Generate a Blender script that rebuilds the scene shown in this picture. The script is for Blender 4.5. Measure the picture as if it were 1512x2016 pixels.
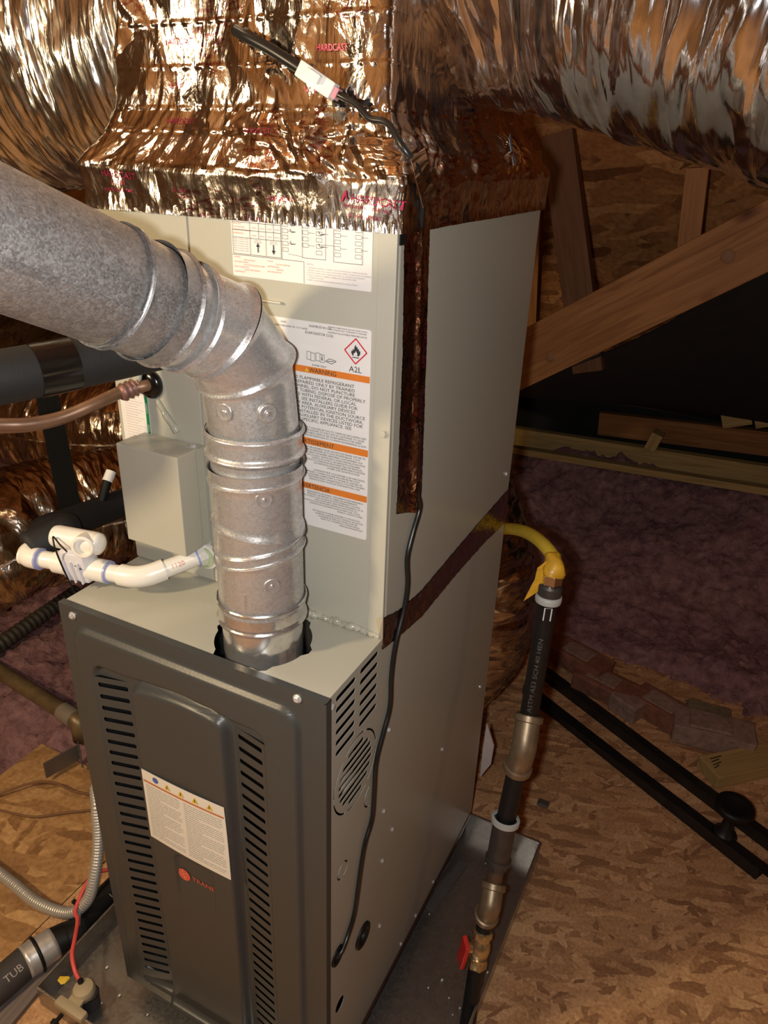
import bpy, bmesh, math, random
import numpy as np
from mathutils import Vector, Matrix, Euler
from mathutils.geometry import tessellate_polygon

for o in list(bpy.data.objects):
    bpy.data.objects.remove(o)
SC = bpy.context.scene
COL = SC.collection

# ------------------------------------------------------------------ camera
CAM = np.array([0.3687, -0.6072, 1.4557])
CAM_EUL = (1.11833, -0.03286, 0.47248)
FPX = 1474.47
cam_data = bpy.data.cameras.new('camera')
cam_data.sensor_fit = 'HORIZONTAL'
cam_data.sensor_width = 36.0
cam_data.lens = FPX / 1512.0 * 36.0
cam_data.clip_start = 0.02
cam = bpy.data.objects.new('camera', cam_data)
cam.location = CAM
cam.rotation_euler = CAM_EUL
COL.objects.link(cam)
SC.camera = cam
CM = np.array(Euler(CAM_EUL).to_matrix())

# ------------------------------------------------------------------ world, lamps, exposure
world = bpy.data.worlds.new('attic_dark')
SC.world = world
world.use_nodes = True
world.node_tree.nodes['Background'].inputs[0].default_value = (1.0, 0.8, 0.6, 1)
world.node_tree.nodes['Background'].inputs[1].default_value = 0.006
vs = SC.view_settings
vs.view_transform = 'Standard'
vs.look = 'None'
vs.exposure = 0.0
vs.gamma = 1.0
vs.use_curve_mapping = False


def lamp(name, loc, power, color, radius):
    d = bpy.data.lights.new(name, 'POINT')
    d.energy = power
    d.color = color
    d.shadow_soft_size = radius
    o = bpy.data.objects.new(name, d)
    o.location = loc
    COL.objects.link(o)
    return o


lamp('phone_flash', (0.325, -0.615, 1.435), 29.0, (1.0, 0.975, 0.935), 0.015)
lamp('work_lamp', (-0.82, -0.95, 1.62), 56.0, (1.0, 0.77, 0.46), 0.06)
lamp('ceiling_bulb', (-0.95, -0.05, 2.50), 9.0, (1.0, 0.78, 0.48), 0.06)
lamp('attic_bulb', (2.3, -0.2, 0.75), 3.0, (1.0, 0.66, 0.34), 0.05)

SC.cycles.max_bounces = 8
SC.cycles.glossy_bounces = 5
SC.cycles.sample_clamp_indirect = 6.0
SC.cycles.use_denoising = True
SC.cycles.caustics_reflective = False
SC.cycles.caustics_refractive = False


# ------------------------------------------------------------------ helpers
def ray(px, py):
    return CM @ np.array([(px - 756) / FPX, -(py - 1008) / FPX, -1.0])


def at(px, py, ax, val):
    """point where the sight line meets the plane (axis ax) = val"""
    d = ray(px, py)
    t = (val - CAM[ax]) / d[ax]
    return CAM + d * t


def dp(px, py, depth):
    return CAM + ray(px, py) * depth


def V(*a):
    return np.array(a, float)


def nrm(v):
    v = np.asarray(v, float)
    return v / (np.linalg.norm(v) + 1e-12)


_wl = {}
PRINTED = {'tape_print', 'wiring_text', 'wiring_red_text', 'wiring_print', 'warning_text', 'label_print', 'sticker_print', 'sticker_text', 'pen_marks', 'inner_wiring', 'burner_tube', 'label_marks'}


def wloc(o):
    return _wl.get(o.name, np.zeros(3))


def tag(o, label=None, cat=None, group=None, kind=None):
    if label:
        o['label'] = label
    if cat:
        o['category'] = cat
    if group:
        o['group'] = group
    if kind:
        o['kind'] = kind
    return o


def thing(name, label, cat, loc=(0, 0, 0), group=None):
    o = bpy.data.objects.new(name, None)
    o.empty_display_size = 0.05
    o.location = loc
    COL.objects.link(o)
    _wl[o.name] = np.array(loc, float)
    return tag(o, label, cat, group)


def mk(name, vf, mat, parent=None, smooth=False, uv=None, base=None):
    """link one mesh object from world-space vertices; origin at its centre or given base"""
    v, f = vf[0], vf[1]
    if len(vf) > 2 and uv is None:
        uv = vf[2]
    v = np.asarray(v, float)
    c = np.array(base, float) if base is not None else (v.min(0) + v.max(0)) / 2
    me = bpy.data.meshes.new(name)
    me.from_pydata((v - c).tolist(), [], [list(map(int, q)) for q in f])
    if uv is not None:
        lay = me.uv_layers.new(name='UVMap')
        li = np.empty(len(me.loops), dtype=np.int32)
        me.loops.foreach_get('vertex_index', li)
        lay.data.foreach_set('uv', np.asarray(uv, dtype=np.float32)[li].ravel())
    if smooth is True:
        me.polygons.foreach_set('use_smooth', [True] * len(me.polygons))
    elif smooth:
        me.polygons.foreach_set('use_smooth', [True] * len(me.polygons))
        me.set_sharp_from_angle(angle=math.radians(smooth))
    if mat:
        me.materials.append(mat)
    me.update()
    o = bpy.data.objects.new(name, me)
    COL.objects.link(o)
    pw = np.zeros(3)
    if parent is not None:
        o.parent = parent
        pw = wloc(parent)
    o.location = c - pw
    _wl[o.name] = c
    if name in PRINTED:
        o['kind'] = 'stuff'
    return o


def struct(name, vf, mat, parent=None, **k):
    o = mk(name, vf, mat, parent, **k)
    if parent is None:
        o['kind'] = 'structure'
    return o


def merge(*parts):
    vs_, fs_, us_, n = [], [], [], 0
    huv = all(len(p) > 2 for p in parts)
    for p in parts:
        v = np.asarray(p[0], float)
        vs_.append(v)
        fs_ += [[i + n for i in q] for q in p[1]]
        if huv:
            us_.append(np.asarray(p[2], float))
        n += len(v)
    if huv:
        return np.vstack(vs_), fs_, np.vstack(us_)
    return np.vstack(vs_), fs_


def box(c0, c1, bev=0.0, M=None):
    """axis aligned box between two corners, optionally chamfered, optional 3x3+origin transform"""
    c0 = np.minimum(c0, c1).astype(float) if isinstance(c0, np.ndarray) else np.minimum(np.array(c0, float), np.array(c1, float))
    c1_ = np.maximum(np.array(c0, float), np.array(c1, float))
    bm = bmesh.new()
    bmesh.ops.create_cube(bm, size=1.0)
    s = c1_ - c0
    for v in bm.verts:
        v.co = Vector((c0 + (np.array(v.co) + 0.5) * s).tolist())
    if bev > 0:
        bmesh.ops.bevel(bm, geom=list(bm.edges), offset=bev, segments=2, affect='EDGES', profile=0.6)
    bm.verts.index_update()
    v = np.array([list(x.co) for x in bm.verts])
    f = [[q.index for q in p.verts] for p in bm.faces]
    bm.free()
    if M is not None:
        v = v @ np.asarray(M[0]).T + np.asarray(M[1])
    return v, f


def obox(a, b, w, h, up=(0, 0, 1), bev=0.002, off=(0, 0)):
    """board from a to b, width w (sideways) and height h (along up); uv in metres along the board"""
    a, b = np.array(a, float), np.array(b, float)
    d = nrm(b - a)
    s = nrm(np.cross(d, up))
    u = np.cross(s, d)
    L = np.linalg.norm(b - a)
    v, f = box((0, -w / 2 + off[0], -h / 2 + off[1]), (L, w / 2 + off[0], h / 2 + off[1]), bev)
    uv = np.stack([v[:, 0], v[:, 1] + v[:, 2]], 1)
    R = np.stack([d, s, u], 1)
    return v @ R.T + a, f, uv


def slab(p0, p1, p3, th, nu=1, nv=1):
    """parallelogram sheet p0, p1, p3 with thickness th (along the negative normal), uv in metres"""
    p0, p1, p3 = map(lambda q: np.array(q, float), (p0, p1, p3))
    U, W_ = p1 - p0, p3 - p0
    n = nrm(np.cross(U, W_))
    lu, lv = np.linalg.norm(U), np.linalg.norm(W_)
    v = np.array([p0, p0 + U, p0 + U + W_, p0 + W_])
    v = np.vstack([v, v - n * th])
    uv = np.array([[0, 0], [lu, 0], [lu, lv], [0, lv]] * 2)
    f = [[0, 1, 2, 3], [7, 6, 5, 4], [0, 4, 5, 1], [1, 5, 6, 2], [2, 6, 7, 3], [3, 7, 4, 0]]
    return v, f, uv


def spline(pts, n=12):
    """Catmull-Rom through pts"""
    P = np.array(pts, float)
    if len(P) < 3:
        return np.array([P[0] + (P[-1] - P[0]) * t for t in np.linspace(0, 1, n)])
    P = np.vstack([2 * P[0] - P[1], P, 2 * P[-1] - P[-2]])
    out = []
    for i in range(1, len(P) - 2):
        for t in np.linspace(0, 1, n, endpoint=False):
            a, b, c, d = P[i - 1:i + 3]
            out.append(0.5 * ((2 * b) + (c - a) * t + (2 * a - 5 * b + 4 * c - d) * t * t + (3 * b - a - 3 * c + d) * t ** 3))
    out.append(P[-2])
    return np.array(out)


def frames(path):
    T = np.gradient(path, axis=0)
    T /= np.linalg.norm(T, axis=1)[:, None] + 1e-12
    n = np.cross(T[0], (0, 0, 1.0))
    if np.linalg.norm(n) < 0.1:
        n = np.cross(T[0], (0, 1.0, 0))
    n = nrm(n)
    N = []
    for t in T:
        n = nrm(n - t * np.dot(n, t))
        N.append(n)
    N = np.array(N)
    return T, N, np.cross(T, N)


def tube(path, r, seg=16, cap=True, disp=None):
    """tube along a path; r scalar or per-point; disp(u, ang) adds radius; uv = (arc length, angle)"""
    path = np.array(path, float)
    n = len(path)
    r = np.full(n, r, float) if np.isscalar(r) else np.array(r, float)
    T, N, B = frames(path)
    al = np.concatenate([[0], np.cumsum(np.linalg.norm(np.diff(path, axis=0), axis=1))])
    ang = np.linspace(0, 2 * math.pi, seg, endpoint=False)
    R = np.repeat(r[:, None], seg, 1)
    if disp is not None:
        uu, aa = np.meshgrid(al, ang, indexing='ij')
        R = R + disp(uu, aa)
    v = path[:, None, :] + R[:, :, None] * (np.cos(ang)[None, :, None] * N[:, None, :] + np.sin(ang)[None, :, None] * B[:, None, :])
    v = v.reshape(-1, 3)
    rm = float(np.mean(r))
    uv = np.stack([np.repeat(al, seg), np.tile(ang * rm, n)], 1)
    f = []
    for i in range(n - 1):
        for j in range(seg):
            k = (j + 1) % seg
            f.append([i * seg + j, i * seg + k, (i + 1) * seg + k, (i + 1) * seg + j])
    if cap:
        f.append(list(range(seg))[::-1])
        f.append([(n - 1) * seg + j for j in range(seg)])
    return v, f, uv


def lathe(prof, org, axis, seg=32, cap=True):
    """prof = [(radius, distance along axis)]"""
    org, axis = np.array(org, float), nrm(axis)
    path = np.array([org + axis * d for _, d in prof])
    n = np.cross(axis, (0, 0, 1.0))
    if np.linalg.norm(n) < 0.1:
        n = np.cross(axis, (0, 1.0, 0))
    n = nrm(n)
    b = np.cross(axis, n)
    ang = np.linspace(0, 2 * math.pi, seg, endpoint=False)
    v = np.array([p + r * (math.cos(t) * n + math.sin(t) * b) for p, (r, _) in zip(path, prof) for t in ang])
    m = len(prof)
    f = [[i * seg + j, i * seg + (j + 1) % seg, (i + 1) * seg + (j + 1) % seg, (i + 1) * seg + j]
         for i in range(m - 1) for j in range(seg)]
    if cap:
        f.append(list(range(seg))[::-1])
        f.append([(m - 1) * seg + j for j in range(seg)])
    return v, f


def lerp_path(a, b, n):
    a, b = np.array(a, float), np.array(b, float)
    return np.array([a + (b - a) * t for t in np.linspace(0, 1, n)])


def poly_sheet(outer, holes, org, U, Vv, th):
    """flat sheet with holes: 2-D loops mapped to org + U*u + V*v, thickness th along -cross(U,V)"""
    org, U, Vv = np.array(org, float), np.array(U, float), np.array(Vv, float)
    n = nrm(np.cross(U, Vv))
    loops = [outer] + list(holes)
    tris = tessellate_polygon([[Vector((p[0], p[1], 0)) for p in lp] for lp in loops])
    flat = np.array([p for lp in loops for p in lp], float)
    top = org + flat[:, :1] * U + flat[:, 1:] * Vv
    v = np.vstack([top, top - n * th])
    m = len(flat)
    f = []
    for t in tris:
        a, b, c = [flat[i] for i in t]
        s = (b[0] - a[0]) * (c[1] - a[1]) - (b[1] - a[1]) * (c[0] - a[0])
        t = list(t) if s > 0 else list(t)[::-1]
        f.append(t)
        f.append([i + m for i in t[::-1]])
    k = 0
    for lp in loops:
        L = len(lp)
        for i in range(L):
            a, b = k + i, k + (i + 1) % L
            f.append([a, b, b + m, a + m])
        k += L
    return v, f


def rrect(u0, v0, u1, v1, r, n=5):
    pts = []
    for cx, cy, a0 in ((u1 - r, v1 - r, 0), (u0 + r, v1 - r, 90), (u0 + r, v0 + r, 180), (u1 - r, v0 + r, 270)):
        for k in range(n):
            a = math.radians(a0 + 90 * k / (n - 1))
            pts.append((cx + r * math.cos(a), cy + r * math.sin(a)))
    return pts


def circ(u, v, r, n=24, rv=None):
    rv = rv or r
    return [(u + r * math.cos(2 * math.pi * k / n), v + rv * math.sin(2 * math.pi * k / n)) for k in range(n)]


def arcband(u, v, r0, r1, a0, a1, n=14):
    A = np.radians(np.linspace(a0, a1, n))
    return [(u + r1 * math.cos(a), v + r1 * math.sin(a)) for a in A] + [(u + r0 * math.cos(a), v + r0 * math.sin(a)) for a in A[::-1]]


# ---- noise (vectorised gradient noise)
_rng = np.random.RandomState(7)
_perm = _rng.permutation(512)
_perm = np.concatenate([_perm, _perm, _perm])
_grad = _rng.uniform(-1, 1, (512, 2))
_grad /= np.linalg.norm(_grad, axis=1)[:, None]


def pnoise(x, y):
    xi, yi = np.floor(x).astype(int), np.floor(y).astype(int)
    xf, yf = x - xi, y - yi
    u, w = xf * xf * xf * (xf * (xf * 6 - 15) + 10), yf * yf * yf * (yf * (yf * 6 - 15) + 10)

    def g(ix, iy, dx, dy):
        h = _perm[(_perm[ix & 511] + iy) & 511]
        return _grad[h, 0] * dx + _grad[h, 1] * dy
    a, b = g(xi, yi, xf, yf), g(xi + 1, yi, xf - 1, yf)
    c, d = g(xi, yi + 1, xf, yf - 1), g(xi + 1, yi + 1, xf - 1, yf - 1)
    return (a + u * (b - a)) * (1 - w) + (c + u * (d - c)) * w


def ridged(x, y, oct=3, seed=0.0):
    t, a = 0, 1.0
    for k in range(oct):
        t = t + a * (1 - 2.2 * np.abs(pnoise(x + seed + 17.3 * k, y + 5.1 * k + seed)))
        x, y, a = x * 1.9, y * 1.9, a * 0.5
    return t


# ---- writing
_fc = bpy.data.curves.new('writing', 'FONT')
_fc.resolution_u = 2
_fo = bpy.data.objects.new('writing', _fc)
COL.objects.link(_fo)


def text2d(s, size, align='LEFT', sx=1.0, bold=0.0):
    _fc.body = s
    _fc.size = size
    _fc.align_x = align
    _fc.offset = bold * size
    bpy.context.view_layer.update()
    dg = bpy.context.evaluated_depsgraph_get()
    me = bpy.data.meshes.new_from_object(_fo.evaluated_get(dg))
    v = np.array([list(q.co) for q in me.vertices]) if len(me.vertices) else np.zeros((0, 3))
    f = [list(p.vertices) for p in me.polygons]
    bpy.data.meshes.remove(me)
    if len(v):
        v[:, 0] *= sx
    return v[:, :2], f


def writing(lines, fn):
    """lines: (string, u, v, size, align, sx, rotation_deg, bold); fn maps (n,2) to world"""
    vs_, fs_, n = [], [], 0
    for ln in lines:
        s, u, v, size = ln[:4]
        al = ln[4] if len(ln) > 4 else 'LEFT'
        sx = ln[5] if len(ln) > 5 else 1.0
        rot = math.radians(ln[6]) if len(ln) > 6 else 0
        bold = ln[7] if len(ln) > 7 else 0.0
        t, f = text2d(s, size, al, sx, bold)
        if not len(t):
            continue
        c, s_ = math.cos(rot), math.sin(rot)
        t = np.stack([t[:, 0] * c - t[:, 1] * s_ + u, t[:, 0] * s_ + t[:, 1] * c + v], 1)
        vs_.append(fn(t))
        fs_ += [[i + n for i in q] for q in f]
        n += len(t)
    return np.vstack(vs_), fs_


def plane_fn(org, U, Vv, off=0.0):
    org, U, Vv = np.array(org, float), nrm(U), nrm(Vv)
    n = np.cross(U, Vv)
    return lambda t: org + t[:, :1] * U + t[:, 1:2] * Vv + n * off


def strips(rects, fn):
    """flat filled polygons (lists of 2-D points) mapped by fn"""
    vs_, fs_, n = [], [], 0
    for r in rects:
        r = np.array(r, float)
        vs_.append(fn(r))
        fs_.append(list(range(n, n + len(r))))
        n += len(r)
    return np.vstack(vs_), fs_


def ln2(a, b, w):
    a, b = np.array(a, float), np.array(b, float)
    d = nrm(b - a)
    p = np.array([-d[1], d[0]]) * w / 2
    return [a - p, b - p, b + p, a + p]


def rect2(u0, v0, u1, v1):
    return [(u0, v0), (u1, v0), (u1, v1), (u0, v1)]


def frame2(u0, v0, u1, v1, w):
    return [ln2((u0, v0), (u1, v0), w), ln2((u1, v0), (u1, v1), w), ln2((u1, v1), (u0, v1), w), ln2((u0, v1), (u0, v0), w)]


# ------------------------------------------------------------------ materials
def new_mat(name):
    m = bpy.data.materials.new(name)
    m.use_nodes = True
    nt = m.node_tree
    return m, nt, nt.nodes['Principled BSDF']


def node(nt, t, **kw):
    n = nt.nodes.new(t)
    for k, v in kw.items():
        if k.startswith('i_'):
            n.inputs[k[2:].replace('_', ' ')].default_value = v
        else:
            setattr(n, k, v)
    return n


def ramp(nt, stops):
    n = nt.nodes.new('ShaderNodeValToRGB')
    cr = n.color_ramp
    while len(cr.elements) > 1:
        cr.elements.remove(cr.elements[-1])
    cr.elements[0].position = stops[0][0]
    cr.elements[0].color = (*stops[0][1], 1)
    for p, c in stops[1:]:
        e = cr.elements.new(p)
        e.color = (*c, 1)
    return n


def plain(name, col, rough=0.5, metal=0.0, var=0.08, scale=30.0, bump=0.0, spec=0.5):
    m, nt, bs = new_mat(name)
    L = nt.links
    tc = node(nt, 'ShaderNodeTexCoord')
    nz = node(nt, 'ShaderNodeTexNoise', i_Scale=scale, i_Detail=5.0)
    L.new(tc.outputs['Object'], nz.inputs['Vector'])
    c = np.array(col)
    rp = ramp(nt, [(0.25, tuple(c * (1 - var))), (0.75, tuple(np.minimum(c * (1 + var), 1)))])
    L.new(nz.outputs['Fac'], rp.inputs[0])
    L.new(rp.outputs[0], bs.inputs['Base Color'])
    bs.inputs['Roughness'].default_value = rough
    bs.inputs['Metallic'].default_value = metal
    bs.inputs['Specular IOR Level'].default_value = spec
    if bump:
        b = node(nt, 'ShaderNodeBump', i_Strength=bump, i_Distance=0.002)
        L.new(nz.outputs['Fac'], b.inputs['Height'])
        L.new(b.outputs[0], bs.inputs['Normal'])
    return m


def galv(name, lo, hi, rough, sc=55.0, metal=1.0, spread=0.12):
    """spangled zinc"""
    m, nt, bs = new_mat(name)
    L = nt.links
    tc = node(nt, 'ShaderNodeTexCoord')
    vo = node(nt, 'ShaderNodeTexVoronoi', i_Scale=sc)
    vo2 = node(nt, 'ShaderNodeTexVoronoi', i_Scale=sc * 3.1)
    nz = node(nt, 'ShaderNodeTexNoise', i_Scale=9.0, i_Detail=4.0)
    for n in (vo, vo2, nz):
        L.new(tc.outputs['Object'], n.inputs['Vector'])
    a = node(nt, 'ShaderNodeMath', operation='ADD')
    s1 = node(nt, 'ShaderNodeSeparateColor')
    s2 = node(nt, 'ShaderNodeSeparateColor')
    L.new(vo.outputs['Color'], s1.inputs[0])
    L.new(vo2.outputs['Color'], s2.inputs[0])
    L.new(s1.outputs[0], a.inputs[0])
    L.new(s2.outputs[1], a.inputs[1])
    b = node(nt, 'ShaderNodeMath', operation='MULTIPLY_ADD')
    L.new(a.outputs[0], b.inputs[0])
    b.inputs[1].default_value = 0.3
    L.new(nz.outputs['Fac'], b.inputs[2])
    rp = ramp(nt, [(0.35, lo), (1.1 if False else 1.0, hi)])
    L.new(b.outputs[0], rp.inputs[0])
    L.new(rp.outputs[0], bs.inputs['Base Color'])
    mr = node(nt, 'ShaderNodeMapRange')
    mr.inputs['To Min'].default_value = rough - spread
    mr.inputs['To Max'].default_value = rough + spread
    L.new(s2.outputs[0], mr.inputs[0])
    L.new(mr.outputs[0], bs.inputs['Roughness'])
    bs.inputs['Metallic'].default_value = metal
    return m


def foil(name, col, rough=0.16, cell=(26, 9), tilt=0.5, bump=0.35, fine=60.0, print_col=None, rot=0.0):
    """crinkled metallised film: flat facets with sharp creases plus fine wrinkling (uv in metres)"""
    m, nt, bs = new_mat(name)
    L = nt.links
    tc = node(nt, 'ShaderNodeTexCoord')
    mp = node(nt, 'ShaderNodeMapping')
    mp.inputs['Scale'].default_value = (cell[0], cell[1], 1)
    mp.inputs['Rotation'].default_value = (0, 0, rot)
    L.new(tc.outputs['UV'], mp.inputs[0])
    warp = node(nt, 'ShaderNodeTexNoise', i_Scale=0.9, i_Detail=3.0)
    L.new(mp.outputs[0], warp.inputs['Vector'])
    add = node(nt, 'ShaderNodeVectorMath', operation='ADD')
    L.new(mp.outputs[0], add.inputs[0])
    L.new(warp.outputs['Color'], add.inputs[1])
    msk = node(nt, 'ShaderNodeTexNoise', i_Scale=0.33, i_Detail=2.0)
    L.new(mp.outputs[0], msk.inputs['Vector'])
    mkr = node(nt, 'ShaderNodeMapRange')
    mkr.inputs['From Min'].default_value = 0.38
    mkr.inputs['From Max'].default_value = 0.60
    mkr.inputs['To Min'].default_value = 0.25
    mkr.inputs['To Max'].default_value = 1.25
    L.new(msk.outputs['Fac'], mkr.inputs[0])
    geo = node(nt, 'ShaderNodeNewGeometry')
    nrm_in = geo.outputs['Normal']
    for k, (sc, amt) in enumerate(((1.0, tilt), (2.7, tilt * 0.55))):
        vo = node(nt, 'ShaderNodeTexVoronoi', i_Scale=sc)
        L.new(add.outputs[0], vo.inputs['Vector'])
        sub = node(nt, 'ShaderNodeVectorMath', operation='SUBTRACT')
        L.new(vo.outputs['Color'], sub.inputs[0])
        sub.inputs[1].default_value = (0.5, 0.5, 0.5)
        scl = node(nt, 'ShaderNodeVectorMath', operation='SCALE')
        am = node(nt, 'ShaderNodeMath', operation='MULTIPLY')
        L.new(mkr.outputs[0], am.inputs[0])
        am.inputs[1].default_value = amt
        L.new(am.outputs[0], scl.inputs['Scale'])
        L.new(sub.outputs[0], scl.inputs[0])
        ad = node(nt, 'ShaderNodeVectorMath', operation='ADD')
        L.new(nrm_in, ad.inputs[0])
        L.new(scl.outputs[0], ad.inputs[1])
        nrm_in = ad.outputs[0]
    no = node(nt, 'ShaderNodeVectorMath', operation='NORMALIZE')
    L.new(nrm_in, no.inputs[0])
    nz = node(nt, 'ShaderNodeTexNoise', i_Scale=1.6, i_Detail=6.0, i_Distortion=0.8)
    L.new(mp.outputs[0], nz.inputs['Vector'])
    bu = node(nt, 'ShaderNodeBump', i_Strength=bump, i_Distance=0.02)
    L.new(nz.outputs['Fac'], bu.inputs['Height'])
    L.new(no.outputs[0], bu.inputs['Normal'])
    L.new(bu.outputs[0], bs.inputs['Normal'])
    n2 = node(nt, 'ShaderNodeTexNoise', i_Scale=fine, i_Detail=3.0)
    L.new(tc.outputs['UV'], n2.inputs['Vector'])
    c = np.array(col)
    rp = ramp(nt, [(0.3, tuple(c * 0.82)), (0.7, tuple(np.minimum(c, 1)))])
    L.new(n2.outputs['Fac'], rp.inputs[0])
    if print_col:
        # faint rows of printed specks on the tape
        w = node(nt, 'ShaderNodeTexNoise', i_Scale=130.0, i_Detail=2.0)
        mp2 = node(nt, 'ShaderNodeMapping')
        mp2.inputs['Scale'].default_value = (0.45, 1.6, 1)
        L.new(tc.outputs['UV'], mp2.inputs[0])
        L.new(mp2.outputs[0], w.inputs['Vector'])
        w2 = node(nt, 'ShaderNodeTexVoronoi', i_Scale=17.0)
        L.new(tc.outputs['UV'], w2.inputs['Vector'])
        s = node(nt, 'ShaderNodeSeparateColor')
        L.new(w2.outputs['Color'], s.inputs[0])
        g1 = node(nt, 'ShaderNodeMath', operation='GREATER_THAN')
        L.new(w.outputs['Fac'], g1.inputs[0])
        g1.inputs[1].default_value = 0.54
        g2 = node(nt, 'ShaderNodeMath', operation='GREATER_THAN')
        L.new(s.outputs[0], g2.inputs[0])
        g2.inputs[1].default_value = 0.76
        mu = node(nt, 'ShaderNodeMath', operation='MULTIPLY')
        L.new(g1.outputs[0], mu.inputs[0])
        L.new(g2.outputs[0], mu.inputs[1])
        mx = node(nt, 'ShaderNodeMix', data_type='RGBA')
        mu2 = node(nt, 'ShaderNodeMath', operation='MULTIPLY')
        L.new(mu.outputs[0], mu2.inputs[0])
        mu2.inputs[1].default_value = 0.6
        L.new(mu2.outputs[0], mx.inputs[0])
        L.new(rp.outputs[0], mx.inputs[6])
        mx.inputs[7].default_value = (*print_col, 1)
        L.new(mx.outputs[2], bs.inputs['Base Color'])
    else:
        L.new(rp.outputs[0], bs.inputs['Base Color'])
    bs.inputs['Metallic'].default_value = 1.0
    bs.inputs['Roughness'].default_value = rough
    return m


def osb(name, tint=(1, 1, 1), sc=1.0, contrast=1.0):
    """oriented strand board: overlapping layers of stretched flakes (uv in metres)"""
    m, nt, bs = new_mat(name)
    L = nt.links
    tc = node(nt, 'ShaderNodeTexCoord')
    t = np.array(tint)
    base = [(0.0, (0.17, 0.095, 0.05)), (0.22, (0.30, 0.185, 0.095)), (0.45, (0.40, 0.26, 0.135)), (0.75, (0.47, 0.32, 0.17)), (1.0, (0.60, 0.43, 0.24))]
    mean = np.array([0.40, 0.26, 0.135])
    base = [(p, tuple((mean + (np.array(c) - mean) * contrast) * t)) for p, c in base]
    prev = None
    hprev = None
    wz = node(nt, 'ShaderNodeTexNoise', i_Scale=14.0 * sc, i_Detail=3.0)
    L.new(tc.outputs['UV'], wz.inputs['Vector'])
    for k, (rot, sx, sy) in enumerate(((0.35, 9, 34), (1.25, 8, 38), (2.2, 10, 42), (2.85, 9, 36))):
        mp = node(nt, 'ShaderNodeMapping')
        mp.inputs['Rotation'].default_value = (0, 0, rot)
        mp.inputs['Location'].default_value = (k * 3.7, k * 1.9, 0)
        L.new(tc.outputs['UV'], mp.inputs[0])
        m2 = node(nt, 'ShaderNodeMapping')
        m2.inputs['Scale'].default_value = (sx * sc, sy * sc, 1)
        L.new(mp.outputs[0], m2.inputs[0])
        wa = node(nt, 'ShaderNodeVectorMath', operation='ADD')
        L.new(m2.outputs[0], wa.inputs[0])
        ws = node(nt, 'ShaderNodeVectorMath', operation='SCALE')
        ws.inputs['Scale'].default_value = 0.8
        L.new(wz.outputs['Color'], ws.inputs[0])
        L.new(ws.outputs[0], wa.inputs[1])
        vo = node(nt, 'ShaderNodeTexVoronoi', i_Scale=1.0)
        L.new(wa.outputs[0], vo.inputs['Vector'])
        s = node(nt, 'ShaderNodeSeparateColor')
        L.new(vo.outputs['Color'], s.inputs[0])
        rp = ramp(nt, base)
        L.new(s.outputs[0], rp.inputs[0])
        if prev is None:
            prev, hprev = rp.outputs[0], s.outputs[2]
        else:
            g = node(nt, 'ShaderNodeMath', operation='GREATER_THAN')
            L.new(s.outputs[1], g.inputs[0])
            g.inputs[1].default_value = 0.52
            mx = node(nt, 'ShaderNodeMix', data_type='RGBA')
            L.new(g.outputs[0], mx.inputs[0])
            L.new(prev, mx.inputs[6])
            L.new(rp.outputs[0], mx.inputs[7])
            mh = node(nt, 'ShaderNodeMix', data_type='FLOAT')
            L.new(g.outputs[0], mh.inputs[0])
            L.new(hprev, mh.inputs[2])
            L.new(s.outputs[2], mh.inputs[3])
            prev, hprev = mx.outputs[2], mh.outputs[0]
    gn = node(nt, 'ShaderNodeTexNoise', i_Scale=85.0 * sc, i_Detail=5.0)
    L.new(tc.outputs['UV'], gn.inputs['Vector'])
    gr = ramp(nt, [(0.3, (0.72, 0.68, 0.64)), (0.65, (1.05, 1.05, 1.05))])
    L.new(gn.outputs['Fac'], gr.inputs[0])
    mm = node(nt, 'ShaderNodeMix', data_type='RGBA', blend_type='MULTIPLY')
    mm.inputs[0].default_value = 1.0
    L.new(prev, mm.inputs[6])
    L.new(gr.outputs[0], mm.inputs[7])
    L.new(mm.outputs[2], bs.inputs['Base Color'])
    bu = node(nt, 'ShaderNodeBump', i_Strength=0.35, i_Distance=0.0015)
    L.new(hprev, bu.inputs['Height'])
    L.new(bu.outputs[0], bs.inputs['Normal'])
    bs.inputs['Roughness'].default_value = 0.65
    bs.inputs['Specular IOR Level'].default_value = 0.22
    return m


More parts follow.
